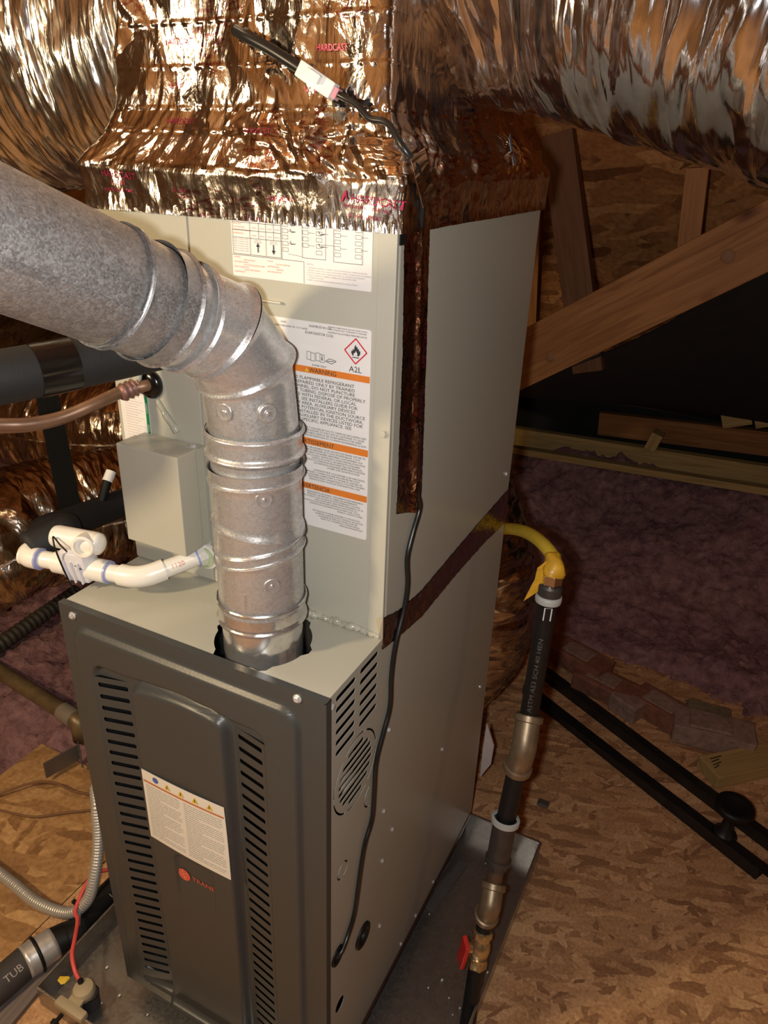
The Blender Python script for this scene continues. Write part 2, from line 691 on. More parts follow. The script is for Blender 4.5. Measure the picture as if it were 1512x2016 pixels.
def lumber(name, lo, hi, rough=0.6):
    """pine with grain running along uv u"""
    m, nt, bs = new_mat(name)
    L = nt.links
    tc = node(nt, 'ShaderNodeTexCoord')
    mp = node(nt, 'ShaderNodeMapping')
    mp.inputs['Scale'].default_value = (1.6, 26, 1)
    L.new(tc.outputs['UV'], mp.inputs[0])
    nz = node(nt, 'ShaderNodeTexNoise', i_Scale=2.2, i_Detail=5.0, i_Distortion=1.2)
    L.new(mp.outputs[0], nz.inputs['Vector'])
    rp = ramp(nt, [(0.3, lo), (0.5, tuple((np.array(lo) * 0.4 + np.array(hi) * 0.6))), (0.72, hi)])
    L.new(nz.outputs['Fac'], rp.inputs[0])
    vo = node(nt, 'ShaderNodeTexVoronoi', i_Scale=1.0)
    m3 = node(nt, 'ShaderNodeMapping')
    m3.inputs['Scale'].default_value = (4.0, 9.0, 1)
    L.new(tc.outputs['UV'], m3.inputs[0])
    L.new(m3.outputs[0], vo.inputs['Vector'])
    kr = ramp(nt, [(0.03, (0.25, 0.16, 0.12)), (0.11, (0.7, 0.6, 0.55)), (0.16, (1, 1, 1))])
    L.new(vo.outputs['Distance'], kr.inputs[0])
    mm = node(nt, 'ShaderNodeMix', data_type='RGBA', blend_type='MULTIPLY')
    mm.inputs[0].default_value = 1.0
    L.new(rp.outputs[0], mm.inputs[6])
    L.new(kr.outputs[0], mm.inputs[7])
    L.new(mm.outputs[2], bs.inputs['Base Color'])
    bs.inputs['Roughness'].default_value = rough
    bs.inputs['Specular IOR Level'].default_value = 0.2
    return m


M = {}
M['paint'] = plain('beige_grey_enamel', (0.45, 0.44, 0.37), 0.33, var=0.015, scale=220, bump=0.05)
M['door'] = plain('charcoal_enamel', (0.055, 0.0565, 0.055), 0.34, var=0.04, scale=260, bump=0.06, spec=0.36)
M['dark'] = plain('dark_interior', (0.012, 0.012, 0.013), 0.7)
M['black'] = plain('black_rubber', (0.008, 0.008, 0.008), 0.5, spec=0.3)
M['foam'] = plain('black_foam', (0.011, 0.011, 0.012), 0.7, bump=0.15, scale=300)
M['vinyl'] = plain('black_vinyl_tape', (0.006, 0.0055, 0.0055), 0.2)
M['cable'] = plain('black_cable', (0.012, 0.012, 0.012), 0.32)
M['flue_dull'] = galv('weathered_galvanised', (0.26, 0.26, 0.265), (0.48, 0.48, 0.485), 0.50, 190, 0.85)
M['flue'] = galv('bright_galvanised', (0.46, 0.46, 0.455), (0.68, 0.68, 0.68), 0.30, 230, 0.70, 0.07)
M['flue_stub'] = galv('new_galvanised', (0.55, 0.54, 0.52), (0.76, 0.75, 0.73), 0.20, 60, 0.85, 0.05)
M['pan'] = galv('galvanised_pan', (0.34, 0.32, 0.30), (0.44, 0.42, 0.39), 0.34, 70, 0.90, 0.05)
M['screw'] = plain('zinc_screw', (0.7, 0.7, 0.7), 0.28, 0.5)
M['white'] = plain('white_label', (0.78, 0.76, 0.74), 0.4, var=0.02)
M['cream'] = plain('cream_label', (0.78, 0.74, 0.66), 0.5, var=0.03)
M['ink'] = plain('label_ink', (0.03, 0.03, 0.035), 0.6)
M['greyink'] = plain('label_grey_ink', (0.30, 0.29, 0.30), 0.6)
M['orange'] = plain('label_orange', (0.72, 0.21, 0.03), 0.45)
M['red'] = plain('label_red', (0.62, 0.03, 0.05), 0.45)
M['rust'] = plain('label_rust_ink', (0.55, 0.17, 0.06), 0.5)
M['green'] = plain('label_green', (0.02, 0.26, 0.09), 0.45)
M['yellow'] = plain('warning_yellow', (0.72, 0.5, 0.04), 0.45)
M['blue'] = plain('label_blue', (0.08, 0.12, 0.4), 0.45)
M['logo_red'] = plain('badge_red', (0.72, 0.10, 0.05), 0.35)
M['pvc'] = plain('white_pvc', (0.82, 0.79, 0.73), 0.28, var=0.02, scale=12)
M['pvc_clear'] = plain('pale_pvc_body', (0.70, 0.69, 0.74), 0.2, var=0.04, scale=20)
M['glue'] = plain('purple_blue_primer', (0.32, 0.36, 0.62), 0.3)
M['green_plug'] = plain('pale_green_cap', (0.48, 0.56, 0.36), 0.25)
M['putty'] = plain('clear_sealant', (0.40, 0.39, 0.32), 0.12, var=0.2, scale=60, bump=0.5)
M['copper'] = plain('dull_copper', (0.21, 0.115, 0.068), 0.42, 0.35, var=0.25, scale=25)
M['iron'] = plain('black_iron_pipe', (0.014, 0.013, 0.013), 0.45, 0.2, var=0.25, scale=80, bump=0.1)
M['fitting'] = plain('malleable_fitting', (0.31, 0.235, 0.15), 0.42, 0.65, var=0.2, scale=60, bump=0.2)
M['fitting_dark'] = plain('dark_malleable_fitting', (0.10, 0.09, 0.085), 0.45, 0.6, var=0.2, scale=60, bump=0.2)
M['brass'] = plain('brass', (0.62, 0.49, 0.27), 0.28, 0.85, var=0.1)
M['chrome'] = plain('steel_nut', (0.6, 0.57, 0.52), 0.22, 1.0)
M['pale_ring'] = plain('pale_sealant_ring', (0.50, 0.51, 0.48), 0.5)
M['flex_yellow'] = plain('yellow_coated_flex', (0.80, 0.56, 0.05), 0.4, var=0.05)
M['tag_yellow'] = plain('yellow_tape', (0.74, 0.40, 0.03), 0.35, var=0.25, scale=60, bump=0.4)
M['red_vinyl'] = plain('red_vinyl_handle', (0.78, 0.045, 0.035), 0.4)
M['red_wire'] = plain('red_wire', (0.75, 0.10, 0.09), 0.35)
M['conduit'] = plain('flexible_steel_conduit', (0.60, 0.60, 0.57), 0.38, 0.55, var=0.08)
M['tan'] = plain('tan_plastic', (0.44, 0.36, 0.23), 0.42, var=0.05)
M['grey_foam'] = plain('grey_foam_tube', (0.055, 0.049, 0.047), 0.7, bump=0.15, scale=250)
M['alu_tape'] = plain('aluminium_tape', (0.62, 0.61, 0.59), 0.38, 0.55, var=0.12, scale=70, bump=0.2)
M['black_steel'] = plain('black_painted_steel', (0.011, 0.0105, 0.0105), 0.42, 0.0, var=0.3)
M['brick'] = plain('clay_brick', (0.24, 0.095, 0.055), 0.85, var=0.35, scale=40, bump=0.6)
M['mortar'] = plain('pale_brick', (0.30, 0.19, 0.14), 0.9, var=0.3, scale=60, bump=0.6)
M['dark_fill'] = plain('black_dark_fill', (0.010, 0.009, 0.008), 0.9, var=0.4, scale=15, bump=0.3)  # near-black that keeps the space towards the eave dark
M['zip'] = plain('cable_tie', (0.33, 0.31, 0.29), 0.4)
M['conn'] = plain('white_connector', (0.80, 0.79, 0.76), 0.35)
M['tan_pipe'] = plain('stained_pipe', (0.26, 0.19, 0.10), 0.42, 0.5, var=0.3, scale=30)
M['flash'] = plain('grey_sheet_metal', (0.22, 0.21, 0.21), 0.45, 0.7)
M['foil_plenum'] = foil('gold_toned_foil_tape', (0.88, 0.84, 0.80), 0.125, (20, 9), 0.40, 0.25, print_col=(0.36, 0.02, 0.09))
M['foil_band'] = foil('foil_tape_band', (0.86, 0.80, 0.74), 0.17, (26, 12), 0.26, 0.22, print_col=(0.36, 0.02, 0.09))
M['foil_side'] = foil('foil_tape_strip', (0.50, 0.36, 0.34), 0.16, (40, 26), 0.22, 0.22, print_col=(0.40, 0.03, 0.08))
M['foil_duct'] = foil('silver_duct_jacket', (0.80, 0.80, 0.79), 0.20, (40, 4), 0.45, 0.30)
M['foil_duct_big'] = foil('silver_duct_jacket_facets', (0.84, 0.81, 0.80), 0.13, (19, 2.6), 0.50, 0.12)
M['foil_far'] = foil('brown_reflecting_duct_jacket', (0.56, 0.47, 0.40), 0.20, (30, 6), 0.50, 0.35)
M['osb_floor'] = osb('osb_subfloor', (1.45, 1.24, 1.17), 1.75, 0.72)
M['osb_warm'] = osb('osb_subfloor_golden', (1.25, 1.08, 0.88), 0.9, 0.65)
M['osb_dim'] = osb('osb_roof_dimmed', (0.62, 0.47, 0.36), 0.9, 0.75)  # same OSB, darkened in colour to deepen what the foil reflects
M['osb_lit'] = osb('osb_roof_brightened', (1.15, 0.74, 0.50), 0.75, 0.9)  # same OSB, brightened in colour to lift the dim back slope
M['stud_dark'] = lumber('deep_brown_pine', (0.10, 0.042, 0.018), (0.16, 0.07, 0.03))  # deeper brown than the framing pine
M['pine'] = lumber('framing_pine', (0.20, 0.078, 0.024), (0.36, 0.165, 0.058))
M['pine_yellow'] = lumber('yellow_pine', (0.34, 0.22, 0.08), (0.54, 0.37, 0.15))
M['pine_dark'] = lumber('aged_pine', (0.17, 0.085, 0.045), (0.30, 0.16, 0.085))


def fluff():
    m, nt, bs = new_mat('pink_loose_fill')
    L = nt.links
    tc = node(nt, 'ShaderNodeTexCoord')
    nz = node(nt, 'ShaderNodeTexNoise', i_Scale=26.0, i_Detail=8.0, i_Roughness=0.7)
    L.new(tc.outputs['Object'], nz.inputs['Vector'])
    rp = ramp(nt, [(0.3, (0.16, 0.075, 0.085)), (0.5, (0.36, 0.185, 0.19)), (0.72, (0.55, 0.31, 0.29))])
    L.new(nz.outputs['Fac'], rp.inputs[0])
    L.new(rp.outputs[0], bs.inputs['Base Color'])
    bu = node(nt, 'ShaderNodeBump', i_Strength=0.9, i_Distance=0.02)
    L.new(nz.outputs['Fac'], bu.inputs['Height'])
    L.new(bu.outputs[0], bs.inputs['Normal'])
    bs.inputs['Roughness'].default_value = 1.0
    return m


M['fluff'] = fluff()

FZ = -0.065       # subfloor level
W, D, H, YC = 0.4445, 0.685, 0.852, 0.155

# ================================================================== SETTING
# roof: two slopes meeting at a ridge at y = 0.3
RZ, RY = 3.30, -0.4


def roof_z(y):
    return RZ - 0.9 * abs(y - RY)


struct('floor', slab((-0.72, -3.4, FZ), (2.6, -3.4, FZ), (-0.72, 1.62, FZ), 0.018), M['osb_floor'])
struct('floor', slab((-1.16, -3.4, FZ - 0.001), (-0.724, -3.4, FZ - 0.001), (-1.16, 0.40, FZ - 0.001), 0.018), M['osb_warm'])
struct('floor', slab((-2.3, -3.4, FZ + 0.006), (-1.168, -3.4, FZ + 0.006), (-2.3, 0.17, FZ + 0.006), 0.018), M['osb_warm'])
struct('floor', slab((-3.6, -3.65, FZ - 0.12), (3.6, -3.65, FZ - 0.12), (-3.6, 3.2, FZ - 0.12), 0.02), M['pine_dark'])
ceil = struct('ceiling', slab((-3.6, 2.75, roof_z(2.75)), (3.6, 2.75, roof_z(2.75)), (-3.6, RY, RZ), 0.015), M['osb_lit'])
ceil2 = struct('ceiling', slab((-3.6, RY, RZ), (3.6, RY, RZ), (-3.6, -3.6, roof_z(-3.6)), 0.015), M['osb_dim'])
for x in (-3.0, -2.4, -1.8, -1.2, 1.5, 2.1, 2.7, 3.3):
    mk('rafter', obox((x, 2.6, roof_z(2.6) - 0.075), (x, RY + 0.03, roof_z(RY + 0.03) - 0.075), 0.04, 0.14, (0, 0, 1)), M['pine'], ceil)
for x in (-3.0, -2.4, -1.8, -1.2, -0.6, 0.0, 0.6, 1.2, 1.8, 2.4, 3.0):
    mk('rafter', obox((x, -3.5, roof_z(-3.5) - 0.075), (x, RY - 0.03, roof_z(RY - 0.03) - 0.075), 0.04, 0.14, (0, 0, 1)), M['pine'], ceil2)
for nm, x in (('wall_left', -3.6), ('wall_right', 3.6)):
    pts = [(-3.6, -0.18), (2.8, -0.18), (2.8, roof_z(2.8)), (RY, RZ + 0.02), (-3.6, roof_z(-3.6))]
    v, f = poly_sheet(pts, [], (x, 0, 0), (0, 1, 0), (0, 0, 1), 0.015)
    struct(nm, (v, f, v[:, 1:3]), M['osb_dim'])
struct('wall_back', slab((3.6, 2.77, -0.2), (-3.6, 2.77, -0.2), (3.6, 2.77, 0.6), 0.02), M['dark_fill'])
struct('wall_front', slab((3.6, -3.62, -0.2), (-3.6, -3.62, -0.2), (3.6, -3.62, 0.3), 0.02), M['osb_dim'])

# loose-fill insulation between the joists


def fluff_field(x0, x1, y0, y1, z0, step, amp, seed, edge=None):
    nx, ny = int((x1 - x0) / step) + 1, int((y1 - y0) / step) + 1
    X, Y = np.meshgrid(np.linspace(x0, x1, nx), np.linspace(y0, y1, ny), indexing='ij')
    Z = z0 + amp * (pnoise(X * 3 + seed, Y * 3) * 1.2 + pnoise(X * 11 + seed, Y * 11) * 0.6 + np.abs(pnoise(X * 30 + seed, Y * 30)) * 0.7 + pnoise(X * 70, Y * 70 + seed) * 0.25)
    if edge is not None:
        Z = Z + edge(X, Y)
    v = np.stack([X, Y, Z], -1).reshape(-1, 3)
    f = [[i * ny + j, (i + 1) * ny + j, (i + 1) * ny + j + 1, i * ny + j + 1] for i in range(nx - 1) for j in range(ny - 1)]
    return v, f


o = mk('loose_insulation', fluff_field(-0.78, 1.9, 1.50, 2.72, -0.03, 0.010, 0.05, 3.0,
       lambda X, Y: -0.10 * np.clip((1.62 + 0.05 * pnoise(X * 9, Y * 9) - Y) / 0.12, 0, 1) + 0.31 * np.clip((Y - 1.75) / 0.62, 0, 1) ** 1.2 * (Y < 2.6) + (0.0 * X)), M['fluff'], smooth=True)
tag(o, 'pink loose-fill insulation spread out behind the bricks up to the eave boards', 'insulation', kind='stuff')
o = mk('loose_insulation', fluff_field(-3.0, -0.80, 0.10, 2.6, -0.05, 0.012, 0.055, 9.0,
       lambda X, Y: -0.12 * np.clip((0.40 + 0.06 * pnoise(X * 8, Y * 8) + 0.25 * np.clip(X + 1.16, 0, 1) - Y) / 0.10, 0, 1)), M['fluff'], smooth=True)
tag(o, 'pink loose-fill insulation on the left, below the foil ducts', 'insulation', kind='stuff')

# eave framing far behind on the right
t = thing('eave_plate', 'yellow pine wall plate lying nearest the pink insulation under the dark roof', 'lumber', (0, 2.38, 0.2))
mk('board', obox(at(960, 876, 1, 2.36), at(1600, 980, 1, 2.36), 0.04, 0.028, (0, 0, 1)), M['pine_yellow'], t)
t = thing('eave_plate', 'taller yellow pine eave board, second board back from the pink insulation', 'lumber', (0, 2.48, 0.3))
mk('board', obox(at(960, 850, 1, 2.50), at(1600, 950, 1, 2.50), 0.04, 0.085, (0, 0, 1)), M['pine_yellow'], t)
t = thing('eave_plate', 'darker pine eave board running highest at the back right', 'lumber', (0, 2.6, 0.4))
mk('board', obox(at(1180, 832, 1, 2.62), at(1620, 885, 1, 2.62), 0.04, 0.10, (0, 0, 1)), M['pine'], t)
t = thing('eave_block', 'short pale pine block standing between the eave boards', 'lumber', tuple(at(1285, 900, 1, 2.44)))
mk('board', obox(at(1280, 882, 1, 2.44), at(1297, 852, 1, 2.44), 0.045, 0.06, (0, 1, 0)), M['pine_yellow'], t)
t = thing('eave_block', 'square-cut pine rafter end above the eave boards near the right edge', 'lumber', tuple(at(1480, 810, 1, 2.6)))
mk('board', obox(at(1420, 815, 1, 2.58), at(1478, 806, 1, 2.58), 0.05, 0.11, (0, 0, 1)), M['pine_yellow'], t)
t = thing('eave_block', 'pine rafter end cut off by the right edge, behind the square-cut rafter end', 'lumber', tuple(at(1520, 806, 1, 2.6)))
mk('board', obox(at(1484, 812, 1, 2.58), at(1560, 800, 1, 2.58), 0.05, 0.12, (0, 0, 1)), M['pine_yellow'], t)

# sloped beam and braces
b0, b1 = at(985, 730, 1, 1.46), at(1600, 420, 1, 1.46)
t = thing('roof_brace', 'wide knotty pine beam sloping up to the right edge behind the furnace', 'beam', tuple((b0 + b1) / 2))
mk('board', obox(b0, b1, 0.038, 0.150, (0, 0, 1)), M['pine'], t)
for (kx, ky, kr) in ((1433, 505, 0.017), (1082, 705, 0.012)):
    c = at(kx, ky, 1, 1.4405)
    mk('knot', lathe([(kr * 0.2, 0.0), (kr * 0.85, 0.0), (kr, -0.0015), (kr, -0.004)], c + V(0, -0.0008, 0), (0, -1, 0), 20), M['pine_dark'], t, smooth=True)
t = thing('roof_stud', 'leaning dark pine stud next to the coil cabinet, above the sloped beam', 'beam', tuple(at(1120, 500, 1, 1.53)))
mk('board', obox(at(1098, 262, 1, 1.53), at(1160, 730, 1, 1.53), 0.04, 0.085, (1, 0, 0)), M['stud_dark'], t)
t = thing('roof_stud', 'short vertical pine stud above the sloped beam, left of the wide roof duct end', 'beam', tuple(at(1360, 480, 1, 1.50)))
mk('board', obox(at(1374, 330, 1, 1.50), at(1346, 575, 1, 1.50), 0.03, 0.052, (1, 0, 0)), M['pine'], t)
t = thing('roof_stud', 'reddish pine stud showing right beside the top of the coil cabinet', 'beam', tuple(at(1065, 400, 1, 1.66)))
mk('board', obox(at(1058, 250, 1, 1.66), at(1040, 720, 1, 1.66), 0.04, 0.05, (1, 0, 0)), M['pine'], t)
t = thing('roof_stud', 'pale pine board end tucked under the left duct', 'beam', tuple(at(140, 380, 1, 0.95)))
mk('board', obox(at(60, 460, 1, 0.95), at(230, 325, 1, 0.95), 0.04, 0.10, (0, 0, 1)), M['pine'], t)

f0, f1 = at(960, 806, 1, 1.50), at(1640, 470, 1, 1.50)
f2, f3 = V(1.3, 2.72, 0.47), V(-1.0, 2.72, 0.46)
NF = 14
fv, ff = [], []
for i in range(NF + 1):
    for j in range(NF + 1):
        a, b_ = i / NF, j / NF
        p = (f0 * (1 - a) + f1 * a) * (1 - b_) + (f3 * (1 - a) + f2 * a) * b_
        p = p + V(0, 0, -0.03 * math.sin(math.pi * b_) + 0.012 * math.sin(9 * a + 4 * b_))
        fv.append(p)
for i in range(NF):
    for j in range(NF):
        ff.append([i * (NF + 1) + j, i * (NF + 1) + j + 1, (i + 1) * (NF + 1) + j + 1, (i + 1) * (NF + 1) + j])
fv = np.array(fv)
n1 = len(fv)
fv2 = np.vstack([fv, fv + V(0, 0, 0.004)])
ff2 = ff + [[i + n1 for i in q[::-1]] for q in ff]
o = mk('dark_fill_sheet', (fv2, ff2), M['dark_fill'], smooth=True)  # black sheet added to darken the space under the beam
tag(o, 'added black sheet darkening the space beneath the sloped beam down to the eave', 'dark_fill')

# ================================================================== DRAIN PAN
PX0, PX1, PY0, PY1, PZ = -0.585, 0.172, -0.095, 0.695, -0.06
pan = thing('drain_pan', 'shallow galvanised drain pan under the furnace', 'pan', (-0.2, 0.3, PZ))
mk('pan_floor', box((PX0, PY0, PZ), (PX1, PY1, PZ + 0.0015)), M['pan'], pan)
LH = 0.052
for a, b in (((PX1, PY0, 0), (PX1, PY1, 0)), ((PX1, PY1, 0), (PX0, PY1, 0)), ((PX0, PY1, 0), (PX0, PY0, 0)), ((PX0, PY0, 0), (PX1, PY0, 0))):
    a, b = V(*a), V(*b)
    a[2] = b[2] = PZ + LH / 2
    wall = obox(a, b, 0.0016, LH, (0, 0, 1), 0.0)
    hem = obox(a + V(0, 0, LH / 2), b + V(0, 0, LH / 2), 0.005, 0.006, (0, 0, 1), 0.0015)
    mk('pan_rim', merge(wall, hem), M['pan'], pan)
# corner tabs
mk('corner_fold', obox((PX1 - 0.03, PY1 - 0.004, PZ + 0.026), (PX1 - 0.002, PY1 - 0.004, PZ + 0.026), 0.003, 0.05, (0, 0, 1), 0.0), M['pan'], pan)
# supports under the furnace
for nm, y0, y1, lab in (('support_block', 0.06, 0.20, 'dark foam support block under the front of the furnace'), ('support_block', 0.46, 0.62, 'dark foam support block under the back of the furnace')):
    o = mk(nm, box((-0.42, y0, PZ + 0.0015), (-0.02, y1, 0.0), 0.004), M['foam'])
    tag(o, lab, 'support')
# angled bracket lying in the pan
p = [at(838, 1700, 2, PZ + 0.004), at(915, 1690, 2, PZ + 0.004), at(862, 1795, 2, PZ + 0.004)]
t = thing('steel_bracket', 'grey folded steel bracket strip lying in the pan by the furnace base', 'bracket', tuple(p[0]))
mk('flange', obox(at(912, 1698, 2, PZ + 0.004), at(845, 1790, 2, PZ + 0.004), 0.022, 0.003, (0, 0, 1), 0.0008), M['flash'], t)
mk('upright', obox(at(885, 1703, 2, PZ + 0.014), at(836, 1770, 2, PZ + 0.014), 0.003, 0.022, (0, 0, 1), 0.0008), M['flash'], t)
rs = random.Random(4)
crumbs = []
for (x, y) in ((884, 1965), (891, 1998), (843, 1945), (845, 1800), (956, 1700), (905, 1985), (870, 1930), (960, 1915), (210, 1905), (200, 1975), (235, 1960), (290, 1998)):
    c = at(x, y, 2, PZ + 0.005)
    s = rs.uniform(0.001, 0.0022)
    v, f = box(c - s, c + V(s, s * 1.6, s * 0.4), s * 0.3)
    crumbs.append((v, f))
o = mk('crumbs', merge(*crumbs), M['cream'])
tag(o, 'pale crumbs scattered on the floor of the drain pan', 'debris', kind='stuff')

# ================================================================== FURNACE
fur = thing('furnace', 'floor-standing furnace with charcoal slotted door and beige cabinet', 'furnace', (-W / 2, D / 2, 0))
TH = 0.0007
# top panel with flue hole
FX, FY, FR = -0.142, 0.076, 0.0555
hole = []
for k in range(48):
    a = 2 * math.pi * k / 48
    r = 0.066 + (0.006 if k % 8 in (0, 1) else 0)
    hole.append((FX + r * math.cos(a), FY + r * math.sin(a)))
mk('top_panel', poly_sheet(rrect(-W, 0.004, 0, D, 0.002, 3), [hole], (0, 0, H), (1, 0, 0), (0, 1, 0), TH), M['paint'], fur)
# right side panel (u = y, v = z)
holes = []
for c0_ in (0.028, 0.091):
    for k in range(6):
        z = 0.8375 - 0.0180 * k
        holes.append(rrect(c0_, z - 0.0040, c0_ + 0.050, z + 0.0040, 0.0038, 4))
cy, cz, cr = 0.084, 0.671, 0.0615
for a0 in (8, 68, 128, 188, 248, 308):
    holes.append(arcband(cy, cz, cr - 0.003, cr, a0, a0 + 52))
for k in range(8):
    z = cz + 0.0125 * (k - 3.5)
    hw = math.sqrt(max(0.048 ** 2 - (z - cz) ** 2, 0.0002))
    if k == 7:
        hw = 0.022
    holes.append(rrect(cy - hw, z - 0.0036, cy + hw, z + 0.0036, 0.0034, 4))
for a0, a1 in ((100, 260), (-80, 80)):
    holes.append(arcband(0.050, 0.508, 0.0125, 0.0150, a0, a1))
holes.append(arcband(0.155 - 0.02, 0.583, 0.020, 0.0225, 110, 250))
for (y, z, r) in ((0.119, 0.275, 0.0205), (0.036, 0.333, 0.0155), (0.046, 0.195, 0.0135)):
    holes.append(circ(y, z, r, 24))
mk('side_panel', poly_sheet(rrect(0.0125, 0, D, H - 0.001, 0.002, 3), holes, (0, 0, 0), (0, 1, 0), (0, 0, 1), TH), M['paint'], fur)
mk('side_panel', poly_sheet(rrect(0.0125, 0, D, H - 0.001, 0.002, 3), [], (-W, 0, 0), (0, 1, 0), (0, 0, 1), TH), M['paint'], fur)
mk('back_panel', box((-W + 0.001, D - 0.002, 0), (-0.002, D - 0.0005, H - 0.002)), M['paint'], fur)
mk('base_panel', box((-W + 0.001, 0.01, 0.0), (-0.002, D - 0.003, 0.003)), M['paint'], fur)
mk('slot_dark_backing', merge(box((-W + 0.01, 0.03, 0.008), (-0.01, 0.19, 0.012)), box((-W + 0.02, 0.19, 0.01), (-0.020, 0.20, H - 0.01)), box((-W + 0.012, 0.022, 0.01), (-W + 0.018, 0.195, H - 0.01)),
                        box((-W + 0.012, 0.045, 0.39), (-0.012, 0.19, 0.40))), M['dark'], fur)  # near-black faces added so the slots look dark inside
# parts glimpsed through the slots
mk('inner_wiring', merge(*[tube(spline([(-0.12, 0.05, 0.70 - 0.11 * k), (-0.10, 0.045, 0.66 - 0.10 * k), (-0.125, 0.05, 0.60 - 0.1 * k)], 8), 0.004, 8) for k in range(5)]), M['conn'], fur, smooth=True)
mk('inner_wiring', merge(*[tube(spline([(-0.36, 0.05, 0.60 - 0.2 * k), (-0.345, 0.045, 0.56 - 0.2 * k), (-0.36, 0.05, 0.50 - 0.2 * k)], 8), 0.003, 8) for k in range(3)]), M['blue'], fur, smooth=True)
mk('burner_tube', merge(*[tube([(0.0 - 0.018, y, z), (-0.018, y + 0.05, z - 0.012)], 0.006, 10) for y, z in ((0.05, 0.665), (0.05, 0.70), (0.075, 0.635))]), M['screw'], fur, smooth=True)
# base foil strip and black grommet
mk('base_strip', box((0.0002, 0.03, 0.0), (0.0012, D - 0.002, 0.016)), plain('dark_red_foil_edge', (0.10, 0.035, 0.03), 0.3, 0.6), fur)
mk('grommet', lathe([(0.0205, -0.004), (0.0235, -0.001), (0.0235, 0.0025), (0.0205, 0.004), (0.0150, 0.003), (0.0140, -0.004)], (0.0005, 0.119, 0.275), (1, 0, 0), 28, False), M['black'], fur, smooth=True)
mk('grommet', lathe([(0.0155, -0.003), (0.0175, 0.0), (0.0165, 0.0025), (0.0125, 0.002), (0.0115, -0.004)], (0.0005, 0.036, 0.333), (1, 0, 0), 28, False), M['black'], fur, smooth=True)


def screw_head(c, n, r=0.0042):
    return merge(lathe([(r * 1.35, 0.0), (r * 1.35, r * 0.25)], c, n, 14), lathe([(r, r * 0.2), (r, r * 0.85), (r * 0.8, r)], c, n, 6))


for (y, z) in ((0.182, 0.500), (0.219, 0.422), (0.185, 0.382), (0.434, 0.421), (0.186, 0.215), (0.188, 0.664), (0.640, 0.426), (0.45, 0.03), (0.36, 0.03), (0.29, 0.03)):
    mk('screw', screw_head((0.0, y, z), (1, 0, 0), 0.0032), M['screw'], fur)
mk('screw', screw_head((0.0, 0.0165, 0.836), (1, 0, 0), 0.004), M['screw'], fur)

# ---- door: pressed steel sheet, height map u = x + W, v = z
door = mk('door', (np.zeros((1, 3)), []), None, fur) if False else None
SLOT_N = 31
ZT, DZ = 0.7345, 0.0218
LX0, LX1, RX0, RX1 = 0.0555, 0.1135, 0.2985, 0.3545     # slot strips (u)
SV0, SV1 = 0.055, 0.748


def sd_rr(u, v, u0, v0, u1, v1, r):
    cx, cyy = (u0 + u1) / 2, (v0 + v1) / 2
    qx, qy = np.abs(u - cx) - (u1 - u0) / 2 + r, np.abs(v - cyy) - (v1 - v0) / 2 + r
    return np.hypot(np.maximum(qx, 0), np.maximum(qy, 0)) + np.minimum(np.maximum(qx, qy), 0) - r


def sst(x, a, b):
    t = np.clip((x - a) / (b - a), 0, 1)
    return t * t * (3 - 2 * t)


def door_y(u, v):
    """offset of the pressed door sheet (negative = towards the viewer)"""
    d1 = sd_rr(u, v, 0.020, 0.030, 0.412, 0.828, 0.030)
    y = -0.008 * (1 - sst(d1, -0.008, 0.0))
    arch = 0.013 * (1 - ((u - 0.215) / 0.093) ** 2)
    d2 = np.maximum(sd_rr(u, v - 0.6 * np.maximum(arch, 0) * np.clip((v - 0.5) / 0.25, 0, 1), 0.0535, 0.035, 0.360, 0.774, 0.022), -1)
    y = y + 0.008 * (1 - sst(d2, -0.009, 0.0))
    # V-shaped pocket: deepest at the raised centre panel
    mid = 0.208
    dist = np.abs(u - mid)
    vfac = np.clip((0.150 - dist) / (0.150 - 0.093), 0, 1)
    inside = 1 - sst(d2, -0.009, 0.0)
    y = y + 0.009 * vfac * inside * 0.9
    dc = sd_rr(u, v - np.maximum(arch, 0) * np.clip((v - 0.5) / 0.25, 0, 1), 0.1165, 0.02, 0.2955, 0.757, 0.022)
    y = y - 0.0150 * (1 - sst(dc, -0.012, 0.0))
    # badge plate: small raised pad with a hood at its top and right edge
    db = sd_rr(u, v, 0.170, 0.30, 0.248, 0.446, 0.012)
    y = y + 0.0055 * (1 - sst(db, -0.004, 0.0)) * np.clip((v - 0.33) / 0.06, 0, 1)
    return y


